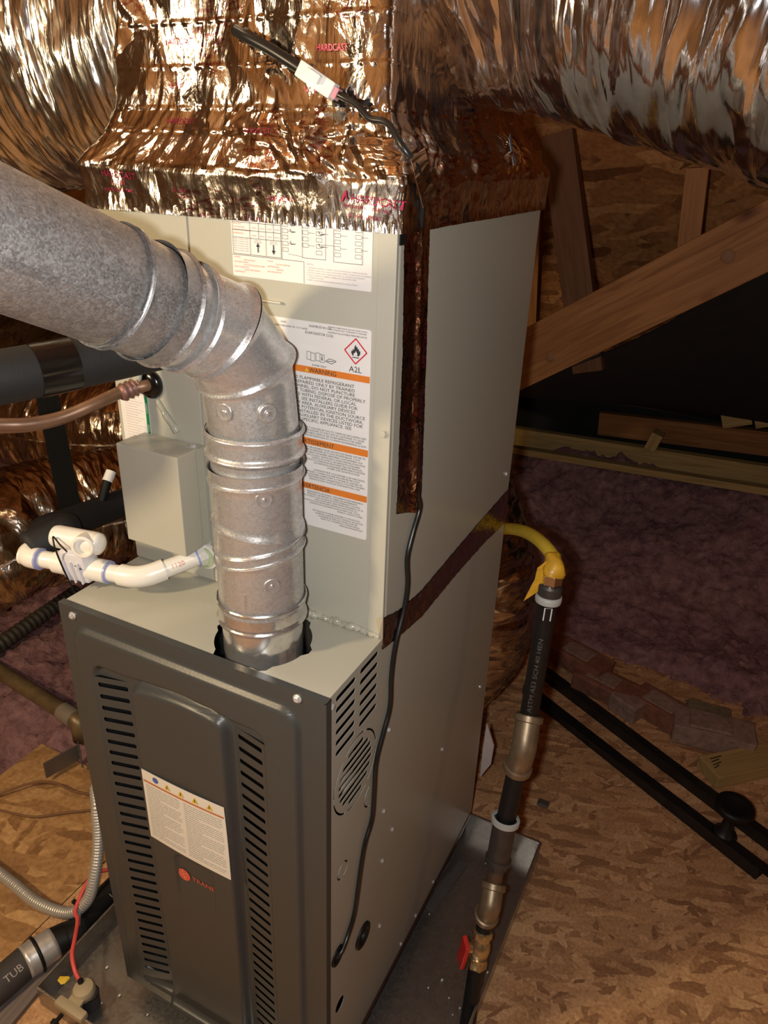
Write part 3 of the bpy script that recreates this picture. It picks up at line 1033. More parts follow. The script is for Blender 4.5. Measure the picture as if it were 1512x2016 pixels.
us = np.unique(np.round(np.concatenate([np.linspace(0, W, 170), [LX0, LX1, RX0, RX1]]), 6))
vs2 = np.unique(np.round(np.concatenate([np.linspace(0.0, H, 260), [SV0, SV1]]), 6))
UU, VV = np.meshgrid(us, vs2, indexing='ij')
YY = door_y(UU, VV)
gv = np.stack([UU - W, YY, VV], -1).reshape(-1, 3)
nv = len(vs2)
gf = []
for i in range(len(us) - 1):
    um = (us[i] + us[i + 1]) / 2
    for j in range(nv - 1):
        vm = (vs2[j] + vs2[j + 1]) / 2
        if SV0 < vm < SV1 and (LX0 < um < LX1 or RX0 < um < RX1):
            continue
        gf.append([i * nv + j, (i + 1) * nv + j, (i + 1) * nv + j + 1, i * nv + j + 1])
door = mk('door', (gv, gf), M['door'], fur, smooth=True)
for (a, b) in ((LX0, LX1), (RX0, RX1)):
    ya, yb = float(door_y(np.array(a), np.array(0.4))), float(door_y(np.array(b), np.array(0.4)))
    U = V(b - a, yb - ya, 0)
    hl = []
    for k in range(SLOT_N):
        z = ZT - DZ * k
        if z < SV0 + 0.006:
            break
        hl.append(rrect(0.10, z - 0.0030, 0.90, z + 0.0030, 0.0029, 4) if False else [(0.10, z - 0.002), (0.125, z - 0.004), (0.875, z - 0.004), (0.90, z - 0.002), (0.90, z + 0.002), (0.875, z + 0.004), (0.125, z + 0.004), (0.10, z + 0.002)])
    mk('slotted_strip', poly_sheet([(0, SV0), (1, SV0), (1, SV1), (0, SV1)], hl, (a - W, ya, 0), U, (0, 0, 1), 0.0005), M['door'], door)
# door returns (top, sides)
rt = []
rt.append(box((-W - 0.0015, 0.0, 0.0), (-W, 0.0125, H)))
rt.append(box((0.0, 0.0, 0.0), (0.0028, 0.0120, H + 0.001)))
rt.append(box((-W - 0.0015, 0.0, H), (0.0028, 0.0110, H + 0.0022)))
rt.append(box((-W - 0.0015, 0.0, -0.0015), (0.0028, 0.0110, 0.0)))
mk('door_edge', merge(*rt), M['door'], door)
for x, z in ((-0.419, 0.840), (-0.038, 0.846)):
    mk('screw', screw_head((x, -0.0002, z), (0, -1, 0), 0.0045), M['screw'], door)
# badge
fn = plane_fn((0, 0, 0), (1, 0, 0), (0, 0, 1))
by = float(door_y(np.array(0.19), np.array(0.40))) - 0.0012
fnb = lambda t: np.stack([t[:, 0], np.full(len(t), by), t[:, 1]], 1)
emb = mk('badge_emblem', strips([circ(-0.261, 0.399, 0.0125, 28)], fnb), M['logo_red'], door)
mk('badge_emblem_rays', strips([ln2((-0.270, 0.403), (-0.252, 0.404), 0.0012), ln2((-0.272, 0.398), (-0.252, 0.397), 0.0012), ln2((-0.263, 0.411), (-0.259, 0.388), 0.0016)],
   lambda t: np.stack([t[:, 0], np.full(len(t), by - 0.0004), t[:, 1]], 1)), plain('badge_pink', (0.8, 0.35, 0.28), 0.4), emb)
mk('badge_lettering', writing([('TRANE', -0.2445, 0.3955, 0.0130, 'LEFT', 1.1, 0)], fnb), M['logo_red'], door)
# door label (a loose sheet stuck on, corners slightly free)
DLX0, DLX1, DLZ0, DLZ1 = -0.3165, -0.1625, 0.4615, 0.6035


def dl_fn(off):
    def g(t):
        q = (t[:, 0] - DLX0) / (DLX1 - DLX0)
        r = (t[:, 1] - DLZ0) / (DLZ1 - DLZ0)
        y = -0.0085 - 0.002 * np.sin(q * 3.1) - 0.004 * q * (1 - r) ** 2 - off
        return np.stack([t[:, 0] + 0.006 * q * (1 - r), y, t[:, 1] + 0.0 * q], 1)
    return g


gx, gz = np.meshgrid(np.linspace(DLX0, DLX1, 14), np.linspace(DLZ0, DLZ1, 12), indexing='ij')
pts = dl_fn(0)(np.stack([gx.ravel(), gz.ravel()], 1))
ff = [[i * 12 + j, (i + 1) * 12 + j, (i + 1) * 12 + j + 1, i * 12 + j + 1] for i in range(13) for j in range(11)]
dl = mk('door_label', (np.vstack([pts, pts + V(0, 0.0008, 0)]), ff + [[i + len(pts) for i in q[::-1]] for q in ff]), M['cream'], fur, smooth=True)
tag(dl, 'cream safety label with yellow warning triangles')
bar = []
for k in range(12):
    q0, q1 = DLX0 + 0.002 + (DLX1 - DLX0 - 0.004) * k / 12, DLX0 + 0.002 + (DLX1 - DLX0 - 0.004) * (k + 1) / 12
    bar.append(rect2(q0, 0.5815, q1, 0.5850))
mk('label_bar', strips(bar, dl_fn(0.0006)), M['rust'], dl)
mk('label_triangles', strips([[(x - 0.006, 0.5875), (x + 0.006, 0.5875), (x, 0.5990)] for x in (-0.266, -0.240, -0.214, -0.188)], dl_fn(0.0006)), M['yellow'], dl)
mk('label_seal', strips([circ(-0.289, 0.5945, 0.0055, 20)], dl_fn(0.0006)), M['blue'], dl)
ptx = []
rs = random.Random(11)
for k in range(26):
    z = 0.5755 - 0.0042 * k
    for u0, u1 in ((DLX0 + 0.006, DLX0 + 0.072), (DLX0 + 0.079, DLX1 - 0.006)):
        if k % 6 == 5:
            u1 = u0 + 0.03
        u = u0
        while u < u1 - 0.004:
            wd = rs.uniform(0.004, 0.013)
            e = min(u + wd, u1)
            ptx.append(rect2(u, z, e, z + 0.0014))
            u = e + 0.0016
mk('label_print', strips(ptx, dl_fn(0.0006)), plain('faded_print', (0.42, 0.40, 0.37), 0.6), dl)
mk('label_marks', strips([ln2((x, 0.590), (x, 0.5955), 0.0014) for x in (-0.266, -0.240, -0.214, -0.188)], dl_fn(0.0010)), M['ink'], dl)

# ================================================================== COIL CABINET
ZC = 1.40
coil = thing('evaporator_coil_cabinet', 'beige grey coil cabinet with white labels standing on the furnace', 'coil cabinet', (-W / 2, (YC + D) / 2, H))
mk('cabinet_body', box((-W, YC + 0.004, H + 0.0005), (0.0, D, ZC), 0.003), M['paint'], coil)
GX = -0.288
mk('front_panel', box((GX + 0.0015, YC, H + 0.004), (-0.003, YC + 0.006, ZC - 0.002), 0.0012), M['paint'], coil)
mk('front_panel', box((-W + 0.001, YC + 0.0005, H + 0.004), (GX - 0.0015, YC + 0.006, ZC - 0.002), 0.0012), M['paint'], coil)
mk('corner_flange', box((-0.0235, YC - 0.0022, H + 0.006), (-0.0005, YC + 0.004, ZC - 0.002), 0.001), M['paint'], coil)
mk('screw', screw_head((-0.0085, YC - 0.002, 1.148), (0, -1, 0), 0.0045), M['paint'], coil)
mk('screw', screw_head((0.0, 0.655, 0.915), (1, 0, 0), 0.0035), M['screw'], coil)
mk('panel_lip', box((-0.262, YC - 0.006, 1.284), (-0.150, YC + 0.001, 1.2865), 0.0008), M['paint'], coil)

YL = YC - 0.0008
LF = lambda off: (lambda t: np.stack([t[:, 0], np.full(len(t), YL - off), t[:, 1]], 1))
# ---- wiring diagram label
wl = mk('wiring_label', poly_sheet(rrect(-0.221, 1.3105, -0.0310, 1.3890, 0.001, 2), [], (0, YL, 0), (1, 0, 0), (0, 0, 1), 0.0005), M['white'], coil)
tag(wl, 'white label with wiring diagram and arrows')
S = []
w = 0.0005
S += frame2(-0.2185, 1.3365, -0.1500, 1.4, w)
S += [ln2((-0.1935, 1.3365), (-0.1935, 1.389), w), ln2((-0.1810, 1.355), (-0.1810, 1.389), w), ln2((-0.1710, 1.3365), (-0.1710, 1.389), w), ln2((-0.1600, 1.355), (-0.1600, 1.389), w)]
S += [ln2((-0.2185, z), (-0.150, z), w) for z in (1.3550, 1.3635, 1.3720, 1.3805)]
S += [ln2((-0.2205, 1.3352), (-0.1190, 1.3352), w), ln2((-0.1190, 1.3352), (-0.1190, 1.3110), w), ln2((-0.149, 1.3352), (-0.149, 1.389), w)]
# arrows
for x, s in ((-0.1825, 1), (-0.1605, -1)):
    z = 1.3450
    S.append(ln2((x, z - 0.005 * s), (x, z + 0.002 * s), 0.0015))
    S.append([(x - 0.0026, z + 0.0012 * s), (x + 0.0026, z + 0.0012 * s), (x, z + 0.006 * s)][::s])
# schematic
for x, n in ((-0.1440, 6), (-0.1165, 5), (-0.0985, 6), (-0.0745, 6), (-0.0480, 6)):
    for k in range(n):
        z = 1.3805 - 0.0068 * k
        if z < 1.341:
            continue
        S += frame2(x - 0.0038, z - 0.002, x + 0.0038, z + 0.002, 0.0004)
        if x > -0.15 and k % 2 == 0:
            S.append(ln2((x + 0.0038, z), (x + 0.012, z), 0.0004))
S += frame2(-0.1210, 1.3395, -0.0900, 1.389, 0.0005) + frame2(-0.0795, 1.3385, -0.0425, 1.389, 0.0005)
for x in (-0.130, -0.0915):
    for z in (1.3805, 1.3735, 1.3665, 1.3535):
        S += [ln2((x, z), (x - 0.006, z - 0.0008), 0.0008), ln2((x - 0.006, z), (x - 0.0075, z + 0.0028), 0.0008)]
S += [ln2((-0.1402, 1.3420), (-0.121, 1.3405), 0.0004), ln2((-0.0945, 1.3555), (-0.078, 1.3555), 0.0004)]
mk('wiring_print', strips(S, LF(0.0009)), M['ink'], wl)
T = [('NOTES:', -0.1155, 1.3322, 0.0028), ('1. FOR 208V CONTROL, CONNECT FACTORY-INSTALLED WIRES AS SHOWN', -0.1155, 1.3285, 0.0023),
     ('   REMOVE CONNECTOR, LEAVES UP UPON FIELD WIRING CONNECTIONS TO FURNACE.', -0.1155, 1.3258, 0.0021),
     ('2. FOR 24V POWER SUPPLY, REMOVE FACTORY ALL ON BETA IN & FURNACE.', -0.1155, 1.3231, 0.0022),
     ('3. CLASS CONTROL CONNECT WIRES AS TO 24V HS FAN VENT.', -0.1155, 1.3204, 0.0023), ('   CONNECTION ONLY.', -0.1155, 1.3177, 0.0022),
     ('4. WIRE TO INDICATED FOR GENERATIONS ONLY INSTALLATIONS.', -0.1155, 1.3150, 0.0022),
     ('AIRFLOW', -0.1825, 1.3525, 0.0022, 'CENTER'), ('DIRECTION', -0.1825, 1.3503, 0.0022, 'CENTER'), ('AIRFLOW', -0.1605, 1.3525, 0.0022, 'CENTER'), ('DIRECTION', -0.1605, 1.3503, 0.0022, 'CENTER')]
for k, z in enumerate((1.3660, 1.3742, 1.3575, 1.3826)):
    for x in (-0.1872, -0.1760, -0.1655, -0.1550):
        T.append(('24VAC', x, z, 0.0024, 'CENTER'))
for k in range(6):
    T.append(('FIELD CONTROL WIRE', -0.2175, 1.3525 - 0.0026 * k, 0.0021))
mk('wiring_text', writing(T, LF(0.0009)), M['greyink'], wl)
T = [(s, -0.2178, 1.3800 - 0.0035 * k, 0.0024) for k, s in enumerate(('VERTICAL', 'UPFLOW WIRE', 'FACTORY INSTALLED', 'WITH LEFT', 'COIL POSITION', 'FACTORY DOWNFLOW', 'HORIZONTAL'))]
T += [(s, -0.2180 + (0.014 if k % 2 else 0), 1.3320 - 0.0028 * k, 0.0024) for k, s in enumerate(('LEGEND', 'LINE VOLTAGE', 'FACTORY WIRING', 'LOW VOLTAGE FIELD WIRE', 'FIELD CONNECTED', 'LIQUID LINE SENSOR', 'ALARM RELAY'))]
T += [(s, -0.1700 + (0.012 if k % 2 else 0), 1.3310 - 0.0030 * k, 0.0023) for k, s in enumerate(('COLOR', 'FACTORY PRINTED', 'SENSOR BOARD', 'TERMINAL', 'RED WIRE BROWN'))]
mk('wiring_red_text', writing(T, LF(0.0009)), M['rust'], wl)

# ---- warning label
wa = mk('warning_label', poly_sheet(rrect(-0.205, 0.9965, -0.0295, 1.2680, 0.003, 4), [], (0, YL, 0), (1, 0, 0), (0, 0, 1), 0.0005), M['white'], coil)
tag(wa, 'tall white refrigerant warning label with three orange bars')
mk('orange_bar', strips([rect2(-0.204, 1.2058, -0.0297, 1.2138), rect2(-0.204, 1.1125, -0.0297, 1.1215), rect2(-0.204, 1.0505, -0.0297, 1.0592)], LF(0.0009)), M['orange'], wa)
T = [('WARNING', -0.1135, 1.2071, 0.0080, 'LEFT', 1.0, 0), ('AVERTISSEMENT', -0.0775, 1.1140, 0.0080, 'RIGHT', 1.0, 0), ('ADVERTENCIA', -0.0835, 1.0520, 0.0080, 'RIGHT', 1.0, 0)]
big = [('CONTAINS FLAMMABLE REFRIGERANT', -0.0500), ('TO BE REPAIRED ONLY BY TRAINED', -0.0490), ('SERVICE PERSONNEL. DO NOT PUNCTURE', -0.0490), ('REFRIGERANT TUBING. DISPOSE OF PROPERLY', -0.0345),
       ('IN ACCORDANCE WITH FEDERAL OR LOCAL', -0.0470), ('REGULATIONS. SEE INSTALLERS GUIDE FOR', -0.0450), ('MINIMUM ROOM AREA. AUXILIARY DEVICES', -0.0480),
       ('WHICH MAY BE A POTENTIAL IGNITION SOURCE', -0.0345), ('NOT BE INSTALLED IN THE DUCTWORK,', -0.0365), ('OTHER THAN AUXILIARY DEVICES LISTED FOR', -0.0375), ('USE WITH THE SPECIFIC APPLIANCE. SEE', -0.0530), ('INSTRUCTIONS.', -0.0130 - 0.1)]
for k, (s, x) in enumerate(big[:11]):
    T.append((s, x, 1.1970 - 0.00535 * k, 0.0057, 'RIGHT', 1.13, 0))
T.append(('A2L', -0.0490, 1.2165, 0.0098, 'CENTER', 1.05, 0))
T.append(('R-454B ONLY', -0.0985, 1.2155, 0.0034, 'CENTER', 1.0))
for k, s in enumerate(('THIS PRODUCT CAN EXPOSE YOU TO CHEMICALS INCLUDING LEAD', 'WHICH ARE KNOWN TO THE STATE OF CALIFORNIA TO CAUSE', 'CANCER AND BIRTH DEFECTS OR OTHER REPRODUCTIVE HARM.', 'FOR MORE INFORMATION GO TO WWW.P65WARNINGS.CA.GOV')):
    T.append((s, -0.0320 - 0.003 * (k % 3), 1.1345 - 0.0034 * k, 0.0033, 'RIGHT', 1.0))
fr = ('REFRIGERANT INFLAMMABLE UTILISE, NE DOIT ETRE REPARE QUE PAR UN', 'PERSONNEL. NE PAS PERFORER LES TUYAUX DE REFRIGERANT. TOUTE', 'MISE AU REBUT DE MANIERE APPROPRIEE, CONFORMEMENT AUX', 'LOIS LOCALES. CONSULTER LE GUIDE D\'INSTALLATION POUR', 'SURFACE DE LA PIECE. LES DISPOSITIFS AUXILIAIRES',
      'SOURCE DE COMBUSTION NE DOIVENT PAS ETRE INSTALLES.', 'LES DISPOSITIFS AUXILIAIRES REPERTORIES POUR ETRE', 'UTILISES. VOIR LES INSTRUCTIONS.', '', 'CE PRODUIT PEUT VOUS EXPOSER A DES SUBSTANCES', 'CHIMIQUES, Y COMPRIS LE PLOMB, RECONNUES PAR L\'ETAT', 'DE CALIFORNIE COMME ETANT A L\'ORIGINE DE CANCERS, DE', 'MALFORMATIONS CONGENITALES OU D\'AUTRES TROUBLES', 'REPRODUCTION. POUR PLUS D\'INFORMATIONS, VOIR')
for k, s in enumerate(fr):
    if s:
        T.append((s, -0.0330 - 0.0035 * ((k * 2) % 3), 1.1085 - 0.00335 * k, 0.0031, 'RIGHT', 0.98))
es = ('REFRIGERANTE INFLAMABLE. UNICAMENTE PUEDE REPARARLO', 'PERSONAL. NO PERFORE LA TUBERIA DE REFRIGERANTE.', 'ELIMINE DE ACUERDO CON LAS REGULACIONES FEDERALES O LOCALES.', 'PARA CONOCER EL AREA MINIMA REQUERIDA. NO SE', 'DISPOSITIVOS QUE PUEDAN SER FUENTES DE IGNICION EN LOS', 'DISPOSITIVOS AUXILIARES LISTADOS PARA USAR CON EL', 'APARATO. INSTRUCCIONES.', '', 'ESTE PRODUCTO PUEDE EXPONERLO A PRODUCTOS', 'QUIMICOS, COMO EL PLOMO, QUE EN EL ESTADO DE', 'CALIFORNIA SE SABE QUE CAUSAN CANCER', 'DEFECTOS CONGENITOS U OTROS DANOS.', 'PARA MAS INFORMACION')
for k, s in enumerate(es):
    if s:
        T.append((s, -0.0345 - 0.004 * ((k * 2) % 3), 1.0465 - 0.00325 * k, 0.0030, 'RIGHT', 0.98))
T += [('ASSEMBLED IN USA', -0.0975, 1.2620, 0.0036, 'CENTER', 1.0), ('EVAPORATOR COIL', -0.0985, 1.2535, 0.0044, 'CENTER', 1.0), ('MAXIMUM ALLOWABLE PRESSURE 550 PSI', -0.0345, 1.2580, 0.0028, 'RIGHT', 1.0),
      ('MANUFACTURED FOR SALE IN THE UNITED STATES', -0.0345, 1.2645, 0.0022, 'RIGHT', 1.0), ('AND CANADA ONLY. CONFORMS TO STANDARD', -0.0345, 1.2618, 0.0022, 'RIGHT', 1.0), ('MANUFACTURER SERIAL NO. 75 10 104703', -0.1150, 1.2580, 0.0028, 'RIGHT', 1.0), ('DATA', -0.153, 1.2625, 0.0030, 'LEFT', 1.0)]
mk('warning_text', writing(T, LF(0.0014)), M['ink'], wa)
# hazard diamond with flame
cx_, cz_ = -0.0492, 1.2412
dm = []
for a, b in (((0, 0.0148), (0.0148, 0)), ((0.0148, 0), (0, -0.0148)), ((0, -0.0148), (-0.0148, 0)), ((-0.0148, 0), (0, 0.0148))):
    dm.append(ln2((cx_ + a[0], cz_ + a[1]), (cx_ + b[0], cz_ + b[1]), 0.0016))
mk('hazard_diamond', strips(dm, LF(0.0009)), M['red'], wa)
fl = [(-0.0044, -0.0052), (-0.0060, -0.0020), (-0.0052, 0.0012), (-0.0044, -0.0006), (-0.0036, 0.0030), (-0.0022, 0.0012), (-0.0016, 0.0056), (0.0002, 0.0080), (0.0006, 0.0046), (0.0020, 0.0060), (0.0028, 0.0026), (0.0042, 0.0036), (0.0046, 0.0008), (0.0060, 0.0012), (0.0062, -0.0022), (0.0044, -0.0052)]
tri = tessellate_polygon([[Vector((a, b, 0)) for a, b in fl]])
FP = np.array(fl) + V(cx_, cz_)
mk('flame_symbol', (LF(0.0009)(FP), [list(t) if np.cross(FP[t[1]] - FP[t[0]], FP[t[2]] - FP[t[0]]) < 0 else list(t)[::-1] for t in tri]), M['ink'], wa)
mk('flame_heart', strips([[(cx_ - 0.0022, cz_ - 0.0050), (cx_ + 0.0022, cz_ - 0.0050), (cx_ + 0.0026, cz_ - 0.0028), (cx_ + 0.0004, cz_ + 0.0010), (cx_ - 0.0004, cz_ - 0.0016), (cx_ - 0.0026, cz_ - 0.0026)]], LF(0.0013)), M['white'], wa)
mk('flame_base', strips([rect2(cx_ - 0.0045, cz_ - 0.0078, cx_ + 0.0045, cz_ - 0.0068)], LF(0.0009)), M['ink'], wa)
# booklet icons
ic = []
for x0 in (-0.1165, -0.1035):
    ic += frame2(x0, 1.2225, x0 + 0.0056, 1.2320, 0.0005) + frame2(x0 + 0.0056, 1.2215, x0 + 0.0115, 1.2310, 0.0005)
ic += [ln2((-0.0905, 1.2235), (-0.0845, 1.2275), 0.0007), ln2((-0.0845, 1.2275), (-0.0755, 1.2255), 0.0007), ln2((-0.0755, 1.2255), (-0.0815, 1.2215), 0.0007), ln2((-0.0815, 1.2215), (-0.0905, 1.2235), 0.0007), ln2((-0.0880, 1.2240), (-0.0790, 1.2250), 0.0007)]
ic += [rect2(-0.0958, 1.2237, -0.0944, 1.2278), rect2(-0.0958, 1.2286, -0.0944, 1.2298)]
mk('booklet_symbols', strips(ic, LF(0.0009)), M['ink'], wa)
mk('alert_triangle', strips([[(-0.1195, 1.2073), (-0.1140, 1.2073), (-0.11675, 1.2122)]], LF(0.0013)), M['yellow'], wa)

# ---- safety sticker on the left
st = mk('safety_sticker', poly_sheet(rrect(-0.436, 1.045, -0.383, 1.136, 0.001, 2), [], (0, YL, 0), (1, 0, 0), (0, 0, 1), 0.0005), M['white'], coil)
tag(st, 'white sticker with a green edge')
mk('green_edge', strips([rect2(-0.3885, 1.046, -0.3830, 1.135)], LF(0.0009)), M['green'], st)
mk('sticker_text', writing([('SAFETY', -0.3872, 1.120, 0.0052, 'LEFT', 0.9, -90), ('INFO', -0.3872, 1.088, 0.0052, 'LEFT', 0.9, -90)], LF(0.0014)), M['white'], st)
mk('sticker_print', strips([rect2(-0.4265, 1.13 - 0.004 * k, -0.394 - 0.006 * (k % 3), 1.1312 - 0.004 * k) for k in range(20)], LF(0.0009)), plain('pale_pink_print', (0.60, 0.52, 0.50), 0.6), st)
# grommet for the copper line, wet sealant streak, sight plug
gc = V(-0.374, YC, 1.150)
mk('grommet', lathe([(0.021, 0.0), (0.021, 0.004), (0.018, 0.0085), (0.011, 0.0105), (0.004, 0.0105)], gc, (0, -1, 0), 28), M['vinyl'], coil, smooth=True)
mk('sealant_smear', merge(tube(spline([(-0.365, YC - 0.001, 1.128), (-0.352, YC - 0.002, 1.110), (-0.338, YC - 0.002, 1.094), (-0.333, YC - 0.001, 1.086)], 8), [0.004] * 8 + [0.005] * 8 + [0.006] * 8 + [0.003], 8)), M['putty'], coil, smooth=True)
mk('drain_plug', lathe([(0.016, 0.0), (0.016, 0.010), (0.0135, 0.012), (0.0135, 0.010), (0.002, 0.0095)], (-0.2960, YC, 0.8985), (0, -1, 0), 24), M['green_plug'], coil, smooth=30)
mk('plug_collar', lathe([(0.020, 0.0), (0.020, 0.006), (0.016, 0.007)], (-0.2960, YC, 0.8985), (0, -1, 0), 24), M['pvc'], coil, smooth=30)
# clear sealant bead where cabinet meets furnace top
bead = []
rs = random.Random(3)
xs = np.linspace(-0.118, -0.004, 40)
pth = np.array([[x, YC - 0.002 + rs.uniform(-0.002, 0.002), H + 0.003 + rs.uniform(-0.001, 0.002)] for x in xs])
mk('sealant_bead', tube(pth, np.array([0.0045 + rs.uniform(-0.0015, 0.0022) for _ in xs]), 10), M['putty'], coil, smooth=True)

# ================================================================== JUNCTION BOX
jb = thing('junction_box', 'small beige metal control box mounted on the front of the coil cabinet', 'electrical box', (-0.341, 0.13, 0.925))
JX0, JX1, JY0, JZ0, JZ1 = -0.396, -0.287, 0.098, 0.925, 1.076
mk('box_body', box((JX0 + 0.001, JY0 + 0.020, JZ0 + 0.001), (JX1 - 0.001, YC - 0.0012, JZ1 - 0.001), 0.001), M['paint'], jb)
mk('box_cover', box((JX0, JY0, JZ0), (JX1, JY0 + 0.0385, JZ1), 0.0018), M['paint'], jb)
mk('cover_screw', screw_head((JX1 - 0.010, YC - 0.012, JZ1 - 0.001), (0, 0, 1), 0.0042), M['screw'], jb)
mk('mounting_ear', box((JX1 - 0.02, YC - 0.018, JZ1 - 0.0012), (JX1 + 0.003, YC - 0.0012, JZ1), 0.0004), M['paint'], jb)

# ================================================================== FLUE PIPE
flue = thing('flue_pipe', 'galvanised vent pipe with elbows rising from the furnace top', 'pipe', (FX, FY, H))
R0 = FR


def ring_tube(path, rs_, name, mat, seg=64):
    v, f, uv = tube(path, rs_, seg, False)
    return mk(name, (v, f, uv), mat, flue, smooth=True)


# vertical stub and lower fittings
ring_tube(lerp_path((FX, FY, H - 0.06), (FX, FY, 0.928), 12), 0.0535, 'stub', M['flue_stub'])
# crimp collar at the bottom with two beads
def bead_profile(z0, z1, r, beads, n=60, bh=0.0026, bw=0.0042):
    zs = np.linspace(z0, z1, n)
    rr = np.full(n, r)
    for b in beads:
        rr = rr + bh * np.exp(-((zs - b) / bw) ** 2)
    return zs, rr


zs, rr = bead_profile(0.892, 0.925, 0.0570, [0.894, 0.922], 40, 0.0028, 0.003)
ring_tube(np.array([[FX, FY, z] for z in zs]), rr, 'collar', M['flue_stub'])
# lower adjustable elbow set straight: sections split by tilted beads


def tilted_section(z0, t0, z1, t1, r0, r1, name, mat, az0=0.0, az1=0.0, n=16, seg=72, bead0=True, bead1=True):
    """tube about the vertical axis whose end planes are tilted: height = z + t*cos(ang-az)*r"""
    ang = np.linspace(0, 2 * math.pi, seg, endpoint=False)
    v = []
    for i in range(n):
        s = i / (n - 1)
        r = r0 + (r1 - r0) * s
        e0 = 0.0030 * math.exp(-((s) / 0.09) ** 2) if bead0 else 0
        e1 = 0.0030 * math.exp(-((1 - s) / 0.09) ** 2) if bead1 else 0
        for a in ang:
            za = (z0 + t0 * R0 * math.cos(a - az0)) * (1 - s) + (z1 + t1 * R0 * math.cos(a - az1)) * s
            rr_ = r + e0 + e1
            v.append((FX + rr_ * math.cos(a), FY + rr_ * math.sin(a), za))
    f = [[i * seg + j, i * seg + (j + 1) % seg, (i + 1) * seg + (j + 1) % seg, (i + 1) * seg + j] for i in range(n - 1) for j in range(seg)]
    return mk(name, (v, f), mat, flue, smooth=True)


AZL = math.radians(-160)   # towards picture left
AZR = math.radians(20)
tilted_section(0.915, 0, 0.992, 0.20, 0.0555, 0.0550, 'elbow_gore', M['flue'], 0, AZR, 22)
tilted_section(0.990, 0.20, 1.006, 0.20, 0.0560, 0.0560, 'elbow_gore', M['flue'], AZR, AZR, 12)
tilted_section(1.004, 0.20, 1.032, -0.16, 0.0550, 0.0555, 'elbow_gore', M['flue'], AZR, AZR, 14)
tilted_section(1.030, -0.16, 1.096, 0.06, 0.0555, 0.0550, 'elbow_gore', M['flue'], AZR, AZR, 22)
tilted_section(1.094, 0.06, 1.112, 0.03, 0.0565, 0.0565, 'elbow_gore', M['flue'], AZR, AZR, 12)
tilted_section(1.108, 0.03, 1.132, 0.02, 0.0535, 0.0540, 'elbow_gore', M['flue'], AZR, AZR, 8, 72, False, False)
zs, rr = bead_profile(1.122, 1.156, 0.0565, [1.126, 1.152], 44, 0.0036, 0.0034)
ring_tube(np.array([[FX, FY, z] for z in zs]), rr, 'collar', M['flue'])

# upper elbow: gored bend between the vertical axis and the long run towards the left
E0 = V(FX, FY, 1.150)
RUN0 = dp(358, 622, 0.775)
RUN1 = dp(0, 473, 0.612)
rd = nrm(RUN1 - RUN0)
ctrl = [E0, dp(484, 724, 0.853), dp(431, 651, 0.806), RUN0]


def gore(a, b, na, nb, r, name, mat, n=26, seg=72, r1=None, b0=0.0042, b1=0.0042):
    """mitred tube piece between planes through a (normal na) and b (normal nb)"""
    a, b = np.array(a, float), np.array(b, float)
    d = nrm(b - a)
    x = nrm(np.cross(d, (0.3, 0.2, 1.0)))
    y = np.cross(d, x)
    ang = np.linspace(0, 2 * math.pi, seg, endpoint=False)
    na, nb = nrm(na), nrm(nb)
    v = []
    r1 = r if r1 is None else r1
    for i in range(n):
        s = i / (n - 1)
        rr_ = r + (r1 - r) * s
        e = b0 * math.exp(-(s / 0.075) ** 2) + b1 * math.exp(-((1 - s) / 0.075) ** 2)
        for t in ang:
            q = math.cos(t) * x + math.sin(t) * y
            oa = rr_ * q
            ta = -np.dot(oa, na) / np.dot(d, na)
            tb = -np.dot(oa, nb) / np.dot(d, nb)
            p = (a + oa + d * ta) * (1 - s) + (b + oa + d * tb) * s
            v.append(p + q * e)
    f = [[i * seg + j, i * seg + (j + 1) % seg, (i + 1) * seg + (j + 1) % seg, (i + 1) * seg + j] for i in range(n - 1) for j in range(seg)]
    return mk(name, (v, f), mat, flue, smooth=True)


up = V(0, 0, 1)
dirs = [nrm(ctrl[i + 1] - ctrl[i]) for i in range(3)]
nn = [up, nrm(dirs[0] + dirs[1]), nrm(dirs[1] + dirs[2]), nrm(dirs[2] + rd)]
for i in range(3):
    gore(ctrl[i], ctrl[i + 1], nn[i], nn[i + 1], 0.0545 if i else 0.0530, 'elbow_gore', M['flue'], b0=0.0042 if i else 0.0)
# run: collar pieces and straight section
p1 = RUN0 + rd * 0.028
gore(RUN0 - rd * 0.004, p1, rd, rd, 0.0548, 'elbow_cuff', M['flue'])
p2 = p1 + rd * 0.020
gore(p1 - rd * 0.003, p2, rd, rd, 0.0585, 'collar', M['flue_dull'], b0=0.0030, b1=0.0022)
p3 = p2 + rd * 0.038
gore(p2 - rd * 0.004, p3, rd, rd, 0.0562, 'crimped_end', M['flue_dull'], b0=0.0, b1=0.0036)
gore(p3 - rd * 0.002, p3 + rd * 0.006, rd, rd, 0.0570, 'bead', M['flue_dull'], n=6, b0=0.003, b1=0.003)
gore(p3, p3 + rd * 0.62, rd, rd, 0.0570, 'straight_section', M['flue_dull'], n=30, b0=0.0, b1=0.0)
# longitudinal seam
sx = nrm(np.cross(rd, (0, 0, 1)))
sy = np.cross(sx, rd)
off = (sx * math.cos(math.radians(200)) + sy * math.sin(math.radians(200))) * 0.0572
mk('lock_seam', obox(p3 + off, p3 + rd * 0.62 + off, 0.008, 0.0016, tuple(nrm(off)), 0.0005), M['flue_dull'], flue)
